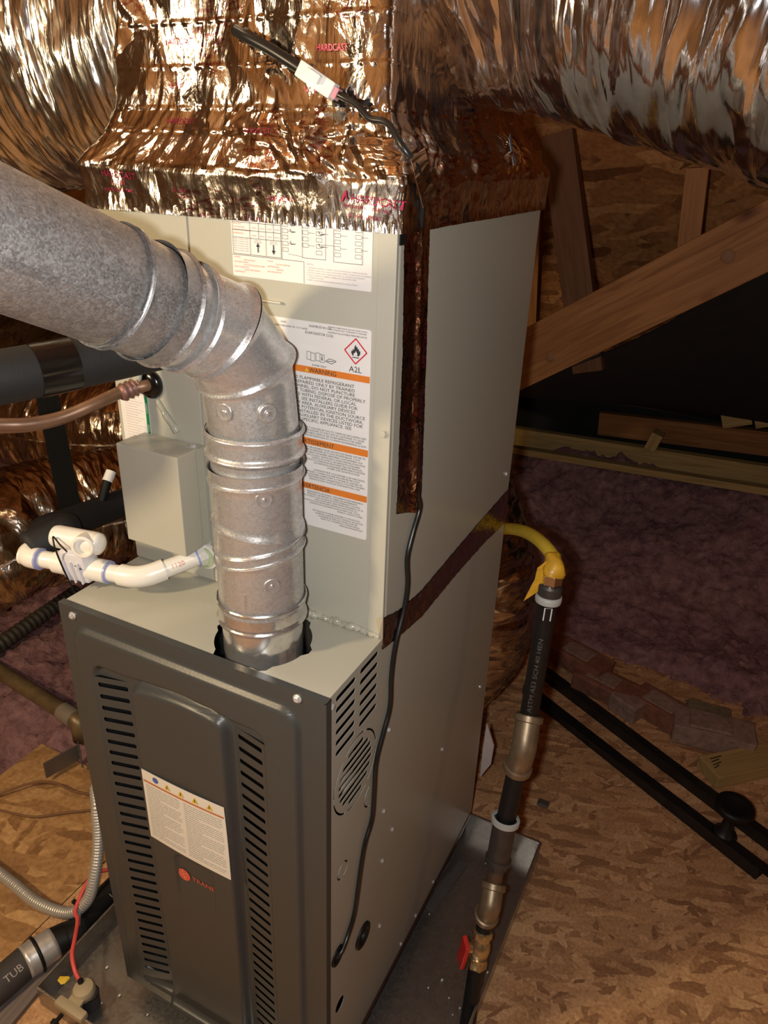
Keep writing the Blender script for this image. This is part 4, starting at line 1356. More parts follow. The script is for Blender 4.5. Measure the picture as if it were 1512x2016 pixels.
# dimpled button locks on the vertical part (facing the camera)
for px_, py_, zz in ((520, 985, 0), (536, 1155, 0), (528, 815, 0), (586, 1088, 0), (440, 812, 0)):
    d = ray(px_, py_)
    # meet the vertical cylinder
    ax, ay = CAM[0] - FX, CAM[1] - FY
    A_, B_, C_ = d[0] ** 2 + d[1] ** 2, 2 * (ax * d[0] + ay * d[1]), ax * ax + ay * ay - 0.0556 ** 2
    disc = B_ * B_ - 4 * A_ * C_
    if disc < 0:
        continue
    tt = (-B_ - math.sqrt(disc)) / (2 * A_)
    q = CAM + d * tt
    nq = nrm((q[0] - FX, q[1] - FY, 0))
    mk('button_lock', lathe([(0.0115, -0.0015), (0.0105, 0.0002), (0.0085, 0.0004), (0.0045, -0.0012), (0.0036, -0.0008), (0.0030, 0.0006), (0.0006, 0.0009)], q - nq * 0.0002, nq, 24), M['flue'], flue, smooth=True)
mk('lock_tab', box((-0.0065, -0.0004, 0), (0.0065, 0.001, 0.028), 0.0003, (np.stack([nrm((0.8, 0.6, 0)), nrm((0.55, -0.83, 0)), V(0, 0, 1)], 1), V(FX + 0.55 * 0.0555 - 0.012, FY - 0.83 * 0.0555 - 0.004, 0.927))), M['flue'], flue)

# ================================================================== PLENUM (foil-taped duct transition)


def plen_off(z):
    return np.interp(z, [1.372, 1.380, 1.412, 1.422, 1.430, 1.440, 1.462, 1.490, 1.56, 2.3], [-0.003, -0.003, -0.004, -0.0045, -0.002, 0.006, 0.024, 0.035, 0.040, 0.042])


PSEG = []


def plenum_grid():
    zs = np.concatenate([np.linspace(1.374, 1.445, 46), np.linspace(1.4475, 1.74, 150), np.linspace(1.75, 1.95, 8)])
    # ring: start at back-left corner, go left side (towards front), front, right, back
    xl, xr, yf, yb = -W, 0.0, YC, D
    nl, nf_, nr, nb = 90, 200, 170, 16
    ring = []
    uu = []
    per = 0.0
    segs = [((xl, yb), (xl, yf), nl), ((xl, yf), (xr, yf), nf_), ((xr, yf), (xr, yb), nr), ((xr, yb), (xl, yb), nb)]
    for (a, b, n) in segs:
        L = math.hypot(b[0] - a[0], b[1] - a[1])
        for k in range(n):
            t = k / n
            ring.append((a[0] + (b[0] - a[0]) * t, a[1] + (b[1] - a[1]) * t))
            uu.append(per + L * t)
        per += L
    ring = np.array(ring)
    uu = np.array(uu)
    return zs, ring, uu


PZs, PR, PU = plenum_grid()


def plenum_pts(x, y, u, z, extra=0.0):
    """position on the wrinkled plenum skin for ring point (x, y), ring length u, height z"""
    o_ = plen_off(z)
    cx0, cy0 = -W / 2, (YC + D) / 2
    hx, hy = W / 2, (D - YC) / 2
    fx, fy = (x - cx0) / hx, (y - cy0) / hy
    px_ = cx0 + fx * (hx - o_)
    py_ = cy0 + fy * (hy - o_)
    # rounded corners
    k = np.clip((np.abs(fx) - 0.93) / 0.07, 0, 1) * np.clip((np.abs(fy) - 0.93) / 0.07, 0, 1)
    nx = np.where(np.abs(fx) > 0.999, np.sign(fx), 0.0)
    ny = np.where(np.abs(fy) > 0.999, np.sign(fy), 0.0)
    nl_ = np.hypot(nx, ny) + 1e-9
    nx, ny = nx / nl_, ny / nl_
    up_ = np.clip((z - 1.424) / 0.03, 0, 1)
    # wrinkles: tall folds on the upper body, small puckers on the band
    mm_ = np.clip(0.55 + 1.5 * pnoise(u * 4.3 + 7, z * 6 + 2), 0.1, 1.3)
    wr = up_ * (0.0062 * mm_ * ridged(u * 13 + 1.4 * pnoise(u * 6, z * 9), z * 6, 3, 2.0) + 0.011 * pnoise(u * 5, z * 6 + 3))
    wr = wr + (1 - up_) * (0.0016 * ridged(u * 22, z * 20, 2, 5.0) + 0.0030 * pnoise(u * 8, z * 9))
    wr = wr + 0.0130 * np.exp(-((z - 1.456) / 0.024) ** 2) * np.clip(0.4 + 1.6 * pnoise(u * 5 + 2, z * 8), 0, 1.2) * (ridged(u * 20 + 2.5 * pnoise(u * 9, z * 14), z * 22, 3, 8.0) - 0.3)
    low = np.clip((1.392 - z) / 0.016, 0, 1)
    wr = wr + low * 0.0016 * np.sin(u * 620 + 3 * pnoise(u * 30, z * 3))
    shoulder = np.exp(-((z - 1.430) / 0.012) ** 2)
    wr = wr + shoulder * 0.005 * pnoise(u * 13, z * 4 + 9)
    for s in (1.4665, 1.4905, 1.5330, 1.578):
        zz = s + 0.012 * (u - 0.6) * 0.5
        wr = wr + 0.0011 * np.exp(-((z - zz) / 0.0014) ** 2) * (1 + 0.8 * np.sin(u * 330 + 5 * pnoise(u * 20, z)))
        wr = wr + 0.0012 * np.clip((zz - z) / 0.02, 0, 1) * np.exp(-np.clip((zz - z) / 0.03, 0, 9))
    wr = np.maximum(wr, -0.012) + extra
    return np.stack([px_ + nx * wr, py_ + ny * wr, z], -1)


plen = thing('supply_plenum', 'foil-taped plenum box on top of the coil cabinet', 'plenum', (-W / 2, (YC + D) / 2, 1.375))
NR = len(PR)
zz, _ = np.meshgrid(PZs, np.arange(NR), indexing='ij')
pv = plenum_pts(np.tile(PR[:, 0], (len(PZs), 1)), np.tile(PR[:, 1], (len(PZs), 1)), np.tile(PU, (len(PZs), 1)), zz)
puv = np.stack([np.tile(PU, (len(PZs), 1)), zz], -1)
kb = int(np.searchsorted(PZs, 1.4260))


def plen_part(name, i0, i1, mat):
    v = pv[i0:i1 + 1].reshape(-1, 3)
    uv = puv[i0:i1 + 1].reshape(-1, 2)
    f = [[i * NR + j, i * NR + (j + 1) % NR, (i + 1) * NR + (j + 1) % NR, (i + 1) * NR + j] for i in range(i1 - i0) for j in range(NR)]
    return mk(name, (v, f, uv), mat, plen, smooth=True)


band = plen_part('tape_band', 0, kb, M['foil_band'])
body = plen_part('plenum_body', kb, len(PZs) - 1, M['foil_plenum'])


def front_fn(off):
    def g(t):
        x = t[:, 0]
        return plenum_pts(x, np.full(len(x), YC), (D - YC) + (x + W), t[:, 1], off)
    return g


pink = plain('crimson_print', (0.30, 0.012, 0.065), 0.35, 0.5)
mk('tape_print', writing([('HARDCAST', -0.058, 1.4025, 0.0125, 'LEFT', 0.95, -4), ('PERFORMANCE TAPE 1402', -0.068, 1.3975, 0.0048, 'LEFT', 1.0, -4), ('UL 181A-P/B-FX', -0.062, 1.3880, 0.006, 'LEFT', 1, -4),
    ('HARDCAST', -0.408, 1.4130, 0.0110, 'LEFT', 0.95, -3), ('UL 181', -0.395, 1.4040, 0.008), ('PERFORMANCE TAPE', -0.408, 1.3960, 0.005),
    ('UL 181', -0.30, 1.4000, 0.007), ('HARDCAST', -0.165, 1.398, 0.007)], front_fn(0.0016)), pink, band)
mk('tape_emblem', strips([[(-0.0700, 1.4025), (-0.0672, 1.4025), (-0.0645, 1.4085), (-0.0612, 1.4025), (-0.0625, 1.4130), (-0.0645, 1.4140)]], front_fn(0.0016)), pink, band)
mk('tape_print', writing([('HARDCAST', -0.345, 1.474, 0.009), ('UL 181A-P', -0.35, 1.512, 0.007), ('HARDCAST', -0.36, 1.556, 0.010), ('HARDCAST', -0.205, 1.4660, 0.008), ('HARDCAST', -0.255, 1.601, 0.009), ('HARDCAST', -0.10, 1.546, 0.009), ('UL 181A', -0.12, 1.508, 0.008)], front_fn(0.0022)), pink, body)

mk('loose_tape_tail', obox(at(1003, 268, 0, 0.004), at(1012, 322, 0, 0.006), 0.010, 0.0012, (1, 0.2, 0), 0.0004), plain('pale_blue_film', (0.35, 0.45, 0.60), 0.2, 0.5), plen)

# ================================================================== FLEX DUCTS


def flex_duct(name, label, pts, r, mat, ku, kv, amp, pitch=0.028, twist=0.0, n=20, seg=200, seed=0.0, rf=None, base=None):
    path = spline(pts, n)
    rr_ = np.full(len(path), r) if rf is None else np.array([rf(k / (len(path) - 1)) for k in range(len(path))])

    def disp(u, a):
        aa = a + twist * u
        ca, sa = np.cos(aa), np.sin(aa)
        w1 = ridged(u * ku + 0.6 * pnoise(u * 7, aa * 2 + seed), aa * kv, 3, seed)
        w2 = pnoise(u * 5 + seed, aa * 1.5)
        # fade the angular seam
        edge = np.clip(np.minimum(a, 2 * math.pi - a) / 0.25, 0, 1)
        rib = np.abs(np.sin(math.pi * (u + 0.006 * pnoise(u * 4, aa * 2)) / pitch))
        return (amp * (w1 - 0.6) + amp * 1.6 * w2) * edge - amp * 0.5 * (1 - rib) ** 3
    v, f, uv = tube(path, rr_, seg, False, disp)
    uv = uv.copy()
    uv[:, 1] += twist * uv[:, 0] * r
    root = thing(name, label, 'duct', tuple(path[len(path) // 2]))
    mk('jacket', (v, f, uv), mat, root, smooth=True)
    return root, path


# left supply duct
ld, _ = flex_duct('flex_duct', 'silver flexible duct joining the plenum on the left', [(-0.395, 0.42, 1.585), (-0.55, 0.415, 1.575), (-0.75, 0.40, 1.56), (-1.0, 0.36, 1.53), (-1.4, 0.30, 1.46), (-1.9, 0.28, 1.35)], 0.185, M['foil_duct'], 60, 2.0, 0.0045, 0.03, 3.0, 60, 260, 4.0)
# right supply duct: collar then large sagging jacket
rdct, _ = flex_duct('flex_duct', 'large silver faceted flexible duct leaving the plenum to the right', [(-0.045, 0.42, 1.683), (0.04, 0.418, 1.682), (0.10, 0.415, 1.680), (0.16, 0.40, 1.672), (0.30, 0.36, 1.640), (0.50, 0.30, 1.59), (0.9, 0.22, 1.53), (1.5, 0.15, 1.50)], 0.19, M['foil_duct_big'], 20, 0.9, 0.0055, 0.05, 1.2, 44, 260, 11.0,
                   rf=lambda s: 0.178 + 0.012 * min(1, s / 0.5) - 0.006 * math.exp(-((s - 0.30) / 0.03) ** 2))
c = V(0.115, 0.413, 1.678)
mk('duct_strap', tube(np.array([c + V(0.03 * math.sin(a) * 0.2, 0.0, 0) + V(0, math.cos(a) * 0.186, math.sin(a) * 0.186) for a in np.linspace(0, 2 * math.pi, 60)]), 0.003, 6, False), M['vinyl'], rdct, smooth=True)
# tape patch where the duct meets the plenum corner
# return duct behind the furnace
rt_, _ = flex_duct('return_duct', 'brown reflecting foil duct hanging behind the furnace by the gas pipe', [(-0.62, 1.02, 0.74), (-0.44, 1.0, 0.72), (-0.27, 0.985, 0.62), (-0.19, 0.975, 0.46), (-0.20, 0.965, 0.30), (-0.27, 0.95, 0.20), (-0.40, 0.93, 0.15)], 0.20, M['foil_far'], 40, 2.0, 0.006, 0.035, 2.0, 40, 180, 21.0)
# torn jacket flap
fp = [at(958, 1425, 1, 0.72), at(972, 1470, 1, 0.735), at(966, 1505, 1, 0.735), at(945, 1530, 1, 0.72), at(950, 1480, 1, 0.715)]
fvv = np.array(fp)
o = mk('torn_flap', (np.vstack([fvv, fvv + V(0.0, 0.004, 0.001)]), [[0, 1, 4], [1, 2, 4], [2, 3, 4], [6, 5, 9], [7, 6, 9], [8, 7, 9], [0, 5, 6, 1], [1, 6, 7, 2], [2, 7, 8, 3]]), plain('torn_white_jacket', (0.62, 0.61, 0.62), 0.4), rt_)
# left background ducts
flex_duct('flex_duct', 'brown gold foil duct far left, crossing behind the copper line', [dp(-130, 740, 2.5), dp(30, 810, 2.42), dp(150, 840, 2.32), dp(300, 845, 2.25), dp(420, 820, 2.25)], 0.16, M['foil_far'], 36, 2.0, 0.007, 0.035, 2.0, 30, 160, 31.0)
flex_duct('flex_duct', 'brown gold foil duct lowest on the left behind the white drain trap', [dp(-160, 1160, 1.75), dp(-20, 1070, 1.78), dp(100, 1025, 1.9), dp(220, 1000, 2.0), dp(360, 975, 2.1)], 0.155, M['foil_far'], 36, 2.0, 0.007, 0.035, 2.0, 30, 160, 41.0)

# ================================================================== FOIL TAPE STRIPS ON THE CABINET SIDE
# horizontal band sealing furnace to coil cabinet
bt = np.array([[0.1515, 0.888, 0.835], [0.20, 0.872, 0.826], [0.28, 0.862, 0.812], [0.42, 0.868, 0.815], [0.56, 0.872, 0.812], [0.686, 0.874, 0.800]])
NB = 90
ys = np.linspace(0.1515, 0.686, NB)
rs = np.random.RandomState(5)
vv_, uv_ = [], []
for k, y in enumerate(ys):
    zt, zb = np.interp(y, bt[:, 0], bt[:, 1]) + rs.uniform(-0.0008, 0.0008), np.interp(y, bt[:, 0], bt[:, 2]) + rs.uniform(-0.0008, 0.0008)
    for q in np.linspace(0, 1, 12):
        z = zb + (zt - zb) * q
        vv_.append((0.0012 + 0.0010 * abs(float(pnoise(np.array(y * 60), np.array(z * 40)))), y, z))
        uv_.append((y, z))
ff = [[i * 12 + j, (i + 1) * 12 + j, (i + 1) * 12 + j + 1, i * 12 + j + 1] for i in range(NB - 1) for j in range(11)]
vv_ = np.array(vv_)
back = vv_.copy()
back[:, 0] = 0.0003
tp = thing('seam_tape', 'dark foil tape band sealing the furnace to the coil cabinet on the side', 'tape', (0.001, 0.42, 0.84))
mk('tape', (np.vstack([vv_, back]), ff + [[i + len(vv_) for i in q[::-1]] for q in ff], np.vstack([uv_, uv_])), M['foil_side'], tp, smooth=True)
# piece wrapped round the corner
cw = [(-0.010, 0.1505, 0.882), (0.0012, 0.1505, 0.890), (0.0016, 0.1515, 0.840), (-0.004, 0.1505, 0.862)]
cv = np.array(cw)
mk('wrapped_end', (np.vstack([cv, cv + V(0, 0.0008, 0)]), [[0, 3, 2, 1], [4, 5, 6, 7], [0, 1, 5, 4], [1, 2, 6, 5], [2, 3, 7, 6], [3, 0, 4, 7]]), M['foil_band'], tp)

# vertical tape strip covering the cable on the side, near the front corner
NZ = 120
zs = np.linspace(1.032, 1.402, NZ)
vv_, uv_ = [], []
rs = np.random.RandomState(9)
for z in zs:
    q = (z - 1.03) / 0.37
    y0 = np.interp(z, [1.03, 1.06, 1.24, 1.40], [0.179, 0.179, 0.1765, 0.166]) + rs.uniform(-0.0008, 0.0008)
    y1 = np.interp(z, [1.03, 1.24, 1.40], [0.257, 0.243, 0.231]) + rs.uniform(-0.0008, 0.0008)
    yc_ = y0 + (y1 - y0) * (0.62 if q < 0.3 else 0.55)
    for s in np.linspace(0, 1, 22):
        y = y0 + (y1 - y0) * s
        x = 0.0012 + 0.0068 * math.exp(-((y - yc_) / 0.0085) ** 2) + 0.0008 * abs(float(pnoise(np.array(y * 120), np.array(z * 40))))
        zz_ = z - (0.028 * s if q < 0.001 else 0.028 * s * max(0, 1 - q * 4))
        vv_.append((x, y, zz_))
        uv_.append((y, z))
ff = [[i * 22 + j, i * 22 + j + 1, (i + 1) * 22 + j + 1, (i + 1) * 22 + j] for i in range(NZ - 1) for j in range(21)]
vv_ = np.array(vv_)
back = vv_.copy()
back[:, 0] = 0.0004
tp2 = thing('cable_tape', 'dark foil tape strip running down the coil cabinet corner over a cable', 'tape', (0.001, 0.21, 1.22))
mk('tape', (np.vstack([vv_, back]), ff + [[i + len(vv_) for i in q[::-1]] for q in ff], np.vstack([uv_, uv_])), M['foil_side'], tp2, smooth=True)
sfn = lambda t: np.stack([np.full(len(t), 0.0046), t[:, 0], t[:, 1]], 1)
mk('tape_print', writing([('HARDCAST', 0.2255, 1.268, 0.011, 'LEFT', 1.0, -90), ('UL 181A-P', 0.2265, 1.190, 0.010, 'LEFT', 1.0, -90), ('HARDCAST', 0.205, 1.36, 0.010, 'LEFT', 1, -90)], sfn), pink, tp2)
# black backing strip showing at its front edge near the top
mk('black_edge', box((0.0003, 0.1565, 1.362), (0.0016, 0.1720, 1.430)), M['black'], tp2)

# ================================================================== CABLE WITH CONNECTOR
cb = thing('sensor_cable', 'black cable with white plug hanging down the plenum and cabinet side', 'cable', (0.004, 0.22, 1.0))


def onfront(px_, py_, off):
    p = at(px_, py_, 1, YC + 0.035)
    return V(p[0], p[1] - off, p[2])


upc = [onfront(468, 60, 0.004), onfront(500, 76, 0.010), onfront(545, 100, 0.012), onfront(590, 128, 0.013), onfront(612, 142, 0.014)]
mk('loom', tube(spline(upc, 8), [0.0065] * 33, 12), M['cable'], cb, smooth=True)
pa, pb = onfront(606, 138, 0.015), onfront(672, 184, 0.015)
dcon = nrm(pb - pa)
mk('plug', obox(pa, pb, 0.017, 0.014, (0, -1, 0.2), 0.002), M['conn'], cb)
mk('plug_latch', obox(pa + dcon * 0.016 + V(0, -0.010, 0.004), pa + dcon * 0.034 + V(0, -0.010, 0.004), 0.009, 0.006, (0, -1, 0.2), 0.001), M['conn'], cb)
mk('plug_cap', obox(pb, pb + dcon * 0.006, 0.012, 0.010, (0, -1, 0.2), 0.001), plain('pinkish_cap', (0.55, 0.25, 0.30), 0.35), cb)
dn = [onfront(668, 182, 0.015), onfront(695, 196, 0.016), onfront(722, 210, 0.020), onfront(752, 236, 0.026), V(-0.020, 0.160, 1.478), V(0.004, 0.150, 1.456), V(0.014, 0.165, 1.436), V(0.010, 0.190, 1.405), V(0.0034, 0.203, 1.37), V(0.0030, 0.207, 1.30), V(0.0030, 0.215, 1.20), V(0.0032, 0.222, 1.10), V(0.0036, 0.230, 1.06)]
dn2 = [(0.0045, y, z) for y, z in ((0.236, 1.037), (0.245, 1.014), (0.226, 0.983), (0.212, 0.951), (0.218, 0.906), (0.210, 0.869), (0.187, 0.822), (0.178, 0.775), (0.178, 0.718), (0.160, 0.684), (0.139, 0.643), (0.136, 0.585), (0.132, 0.534), (0.111, 0.503), (0.099, 0.46), (0.090, 0.413), (0.081, 0.376), (0.062, 0.351), (0.038, 0.338))]
mk('cable', tube(spline(dn + [V(*p) for p in dn2] + [V(-0.01, 0.034, 0.333)], 7), 0.0036, 12), M['cable'], cb, smooth=True)
# shiny tape tab holding the cable at the plenum corner
mk('tape_tab', obox(V(0.016, 0.158, 1.452), V(0.020, 0.186, 1.405), 0.022, 0.0012, (1, -0.4, 0), 0.0004), M['foil_band'], cb)

# ================================================================== LEFT SIDE: REFRIGERANT LINES
sl = thing('suction_line', 'thick black foam-insulated refrigerant line entering behind the flue elbow', 'pipe', tuple(dp(100, 725, 0.9)))
pts = [dp(-820, 800, 0.80), dp(-500, 788, 0.79), dp(-260, 772, 0.80), dp(-120, 760, 0.83), dp(0, 743, 0.865), dp(100, 724, 0.90), dp(230, 698, 0.95), dp(335, 676, 0.99), V(-0.322, 0.150, 1.212)]
pth = spline(pts, 12)
mk('foam_sleeve', tube(pth, 0.0315, 32), M['foam'], sl, smooth=True)
i0 = min(range(len(pth)), key=lambda i: np.linalg.norm(pth[i] - dp(62, 733, 0.885)))
i1 = min(range(len(pth)), key=lambda i: np.linalg.norm(pth[i] - dp(138, 716, 0.915)))
mk('tape_wrap', tube(lerp_path(pth[i0], pth[i1], 8), 0.0325, 32), M['vinyl'], sl, smooth=30)
cl = thing('liquid_line', 'bare copper line curving into the black grommet on the coil cabinet', 'pipe', tuple(dp(120, 825, 1.0)))
pts = [dp(-700, 860, 0.92), dp(-400, 845, 0.92), dp(-150, 836, 0.93), dp(0, 836, 0.95), dp(60, 834, 0.965), dp(120, 822, 0.985), dp(180, 798, 1.0), dp(230, 775, 1.02), dp(262, 765, 1.03), gc + V(0, -0.012, 0), gc + V(0.004, 0.002, 0.0)]
mk('tube', tube(spline(pts, 10), 0.0085, 16), M['copper'], cl, smooth=True)
mk('tube', tube(spline([p + V(0, 0.004, -0.0125 * (1 - k / 8)) for k, p in enumerate(pts[:9])], 10), 0.0052, 12), M['copper'], cl, smooth=True)
mk('braze_joint', tube(spline([dp(236, 775, 1.02), dp(258, 766, 1.03), dp(275, 758, 1.036)], 6), [0.0095 + 0.0018 * (k % 3) for k in range(13)], 14), plain('scorched_copper', (0.25, 0.13, 0.11), 0.5, 0.4, var=0.4, scale=80), cl, smooth=True)
mk('putty', lathe([(0.012, 0), (0.016, 0.004), (0.011, 0.010), (0.005, 0.011)], gc + V(-0.012, -0.008, 0.010), (-0.5, -0.8, 0.3), 14), M['putty'], cl, smooth=True)

# hanging strap
t = thing('hanging_strap', 'black hanging strap in front of the foil ducts on the left', 'strap', tuple(dp(115, 900, 1.35)))
sp = spline([dp(88, 700, 1.35), dp(95, 790, 1.35), dp(108, 850, 1.36), dp(122, 920, 1.38), dp(143, 1020, 1.40)], 8)
T_, N_, B_ = frames(sp)
sv = []
for p_, d_ in zip(sp, T_):
    s_ = nrm(np.cross(d_, p_ - CAM))
    nn_ = nrm(np.cross(s_, d_))
    for a, b in ((-0.019, 0), (0.019, 0), (0.019, 0.0015), (-0.019, 0.0015)):
        sv.append(p_ + s_ * a + nn_ * b)
sf = [[i * 4 + j, i * 4 + (j + 1) % 4, (i + 1) * 4 + (j + 1) % 4, (i + 1) * 4 + j] for i in range(len(sp) - 1) for j in range(4)]
mk('webbing', (sv, sf), plain('black_webbing', (0.006, 0.006, 0.006), 0.95, spec=0.1), t)

# ================================================================== PVC CONDENSATE TRAP
pv_ = thing('condensate_trap', 'white PVC drain trap with tee in front of the control box', 'drain pipe', (-0.42, 0.06, 0.885))
A_ = V(-0.300, 0.146, 0.902)
B_ = V(-0.353, 0.071, 0.884)
C_ = V(-0.412, 0.061, 0.884)
G_ = V(-0.520, 0.040, 0.885)
E_ = V(-0.548, 0.030, 0.887)


def fillet(a, b, c, r, n=10):
    a, b, c = map(np.array, (a, b, c))
    p0, p2 = b + nrm(a - b) * r, b + nrm(c - b) * r
    return [(1 - t) ** 2 * p0 + 2 * t * (1 - t) * b + t * t * p2 for t in np.linspace(0, 1, n)]


mk('pipe', tube(lerp_path(A_ + nrm(A_ - B_) * -0.002, B_ + nrm(A_ - B_) * 0.02, 6), 0.0132, 24), M['pvc'], pv_, smooth=30)
mk('elbow', tube(np.array([B_ + nrm(A_ - B_) * 0.036] + fillet(A_, B_, C_, 0.024) + [B_ + nrm(C_ - B_) * 0.032]), 0.0160, 24), M['pvc'], pv_, smooth=30)
ab = nrm(A_ - B_)
mk('glue_ring', tube(lerp_path(A_ - ab * 0.006, A_ - ab * 0.009, 2), 0.0150, 24), M['glue'], pv_, smooth=30)
mk('threaded_adapter', tube(lerp_path(A_ - ab * 0.008, A_ + V(0, 0.007, 0), 4), 0.0155, 8), M['pvc'], pv_)
mk('pipe', tube(lerp_path(B_ + nrm(C_ - B_) * 0.03, C_, 4), 0.0132, 24), M['pvc'], pv_, smooth=30)
dG = nrm(G_ - C_)
mk('coupling', tube(lerp_path(C_ - dG * 0.006, C_ + dG * 0.026, 4), 0.0172, 24), M['pvc'], pv_, smooth=30)
mk('glue_ring', tube(lerp_path(C_ - dG * 0.0085, C_ - dG * 0.0055, 2), 0.0168, 24), M['glue'], pv_, smooth=30)
# trap body
tb = C_ + dG * 0.040
bz = nrm((0.0, -0.15, 1.0))
Rm = np.stack([dG, nrm(np.cross(bz, dG)), bz], 1)
mk('trap_body', box((-0.022, -0.017, -0.018), (0.022, 0.017, 0.034), 0.008, (Rm, tb)), M['pvc_clear'], pv_, smooth=40)
for s_ in (-0.012, 0.0, 0.012):
    mk('body_rib', box((s_ - 0.0012, 0.016, -0.016), (s_ + 0.0012, 0.0205, 0.022), 0.0008, (Rm, tb)), M['pvc_clear'], pv_)
mk('coupling', tube(lerp_path(tb + dG * 0.020, tb + dG * 0.042, 4), 0.0172, 24), M['pvc'], pv_, smooth=30)
mk('pipe', tube(lerp_path(tb + dG * 0.04, E_, 4), 0.0132, 24), M['pvc'], pv_, smooth=30)
e2 = E_ + V(0.03, 0.07, 0.012)
mk('glue_ring', tube(lerp_path(E_ - dG * 0.034, E_ - dG * 0.031, 2), 0.0168, 24), M['glue'], pv_, smooth=30)
mk('elbow', tube(np.array([E_ - dG * 0.033] + fillet(E_ - dG * 0.1, E_, e2, 0.022) + [E_ + nrm(e2 - E_) * 0.030]), 0.0165, 24), M['pvc'], pv_, smooth=30)
# upper clean-out tee above the body
t0, t1 = tb + bz * 0.050 + dG * 0.022, tb + bz * 0.050 - dG * 0.040
mk('cleanout_tee', tube(lerp_path(t0, t1, 6), 0.0168, 24), M['pvc'], pv_, smooth=30)
dT = nrm(t1 - t0)
for q_, d_ in ((t1, dT), (t0, -dT)):
    mk('tee_end', lathe([(0.0168, 0.0), (0.0155, 0.006), (0.010, 0.010), (0.002, 0.0115)], q_, d_, 24), M['pvc'], pv_, smooth=True)
bo = t1 - dT * 0.014
bd = nrm((0.40, -0.80, 0.10))
mk('tee_branch', lathe([(0.0165, 0.0), (0.0165, 0.021), (0.0150, 0.0222), (0.0122, 0.0222), (0.0118, 0.004), (0.001, 0.004)], bo, bd, 28), M['pvc'], pv_, smooth=35)
mk('branch_bore', lathe([(0.0112, 0.0045), (0.0112, 0.012), (0.010, 0.0125), (0.002, 0.0125)], bo, bd, 24), M['pvc_clear'], pv_, smooth=30)
mk('tee_neck', tube(lerp_path(tb + bz * 0.02, tb + bz * 0.045, 3), 0.0140, 20), M['pvc_clear'], pv_, smooth=True)
# pen marks and wire on the trap
mfn = lambda t: tb + dG * t[:, :1] + bz * t[:, 1:2] + Rm[:, 1] * 0.0182
fnp = plane_fn((0, 0, 0), (1, 0, 0), (0, 0, 1))
wire = [tb + Rm[:, 1] * 0.024 + dG * 0.012 + bz * 0.052, tb + Rm[:, 1] * 0.021 + dG * 0.014 + bz * 0.02, tb + Rm[:, 1] * 0.022 + dG * 0.008 + bz * -0.02, tb + Rm[:, 1] * 0.018 + dG * 0.006 + bz * -0.05]
mk('tie_wire', tube(spline(wire, 8), 0.0013, 8), M['black'], pv_, smooth=True)
mk('tie_wire', tube(spline([wire[0], wire[0] + V(-0.004, 0.004, 0.012), wire[0] + V(0.012, 0.0, 0.006), wire[0] + V(0.022, 0.002, -0.004)], 8), 0.0012, 8), M['black'], pv_, smooth=True)
mk('pen_marks', merge(*[obox(tb + Rm[:, 1] * 0.0178 + dG * a + bz * b, tb + Rm[:, 1] * 0.0178 + dG * c_ + bz * d_, 0.0012, 0.0006, tuple(Rm[:, 1]), 0.0) for a, b, c_, d_ in ((-0.016, 0.012, -0.006, 0.016), (-0.016, 0.012, -0.008, 0.007), (0.004, -0.012, -0.008, -0.014))]), M['ink'], pv_)
pfn = plane_fn(B_ + ab * 0.040 + V(0.004, -0.0155, 0.0), ab, (0, 0.0, 1.0), 0.0)
ux = ab
vx = nrm(np.cross(nrm(np.cross(ab, nrm(CAM - B_))), ab)) if False else nrm(np.cross(nrm(CAM - (B_ + ab * 0.06)), ab))


def wrap_fn(org, ax_, r):
    ax_ = nrm(ax_)
    tocam = nrm(CAM - org)
    nrm_ = nrm(tocam - ax_ * np.dot(tocam, ax_))
    side = np.cross(nrm_, ax_)

    def g(t):
        a = t[:, 1:2] / r
        return org + ax_ * t[:, :1] + r * (np.cos(a) * nrm_ + np.sin(a) * side)
    return g


mk('pipe_print', writing([('1120', 0.0, -0.004, 0.010, 'LEFT', 1.0)], wrap_fn(B_ + ab * 0.045, ab, 0.0136)), plain('red_print', (0.6, 0.22, 0.16), 0.5), pv_)

# black insulated drain running back from the trap
t = thing('drain_line', 'black foam-covered drain line running back from the white trap', 'pipe', tuple(e2))
pts = [E_ + nrm(e2 - E_) * 0.012 + V(-0.004, 0, 0.004), e2 + V(-0.012, 0.0, 0.006), dp(90, 1046, 1.19), dp(150, 1024, 1.27), dp(215, 1000, 1.35), dp(290, 970, 1.42)]
mk('foam_sleeve', tube(spline(pts, 8), 0.0255, 24), M['foam'], t, smooth=True)
t = thing('vent_stub', 'thin black rod with a white tip standing on the black drain line', 'pipe', tuple(dp(200, 980, 1.3)))
mk('rod', tube([dp(188, 1030, 1.31), dp(212, 945, 1.33)], 0.008, 14), M['black'], t, smooth=30)
mk('tip', tube([dp(211, 948, 1.33), dp(219, 928, 1.335)], 0.0092, 14), M['conn'], t, smooth=30)

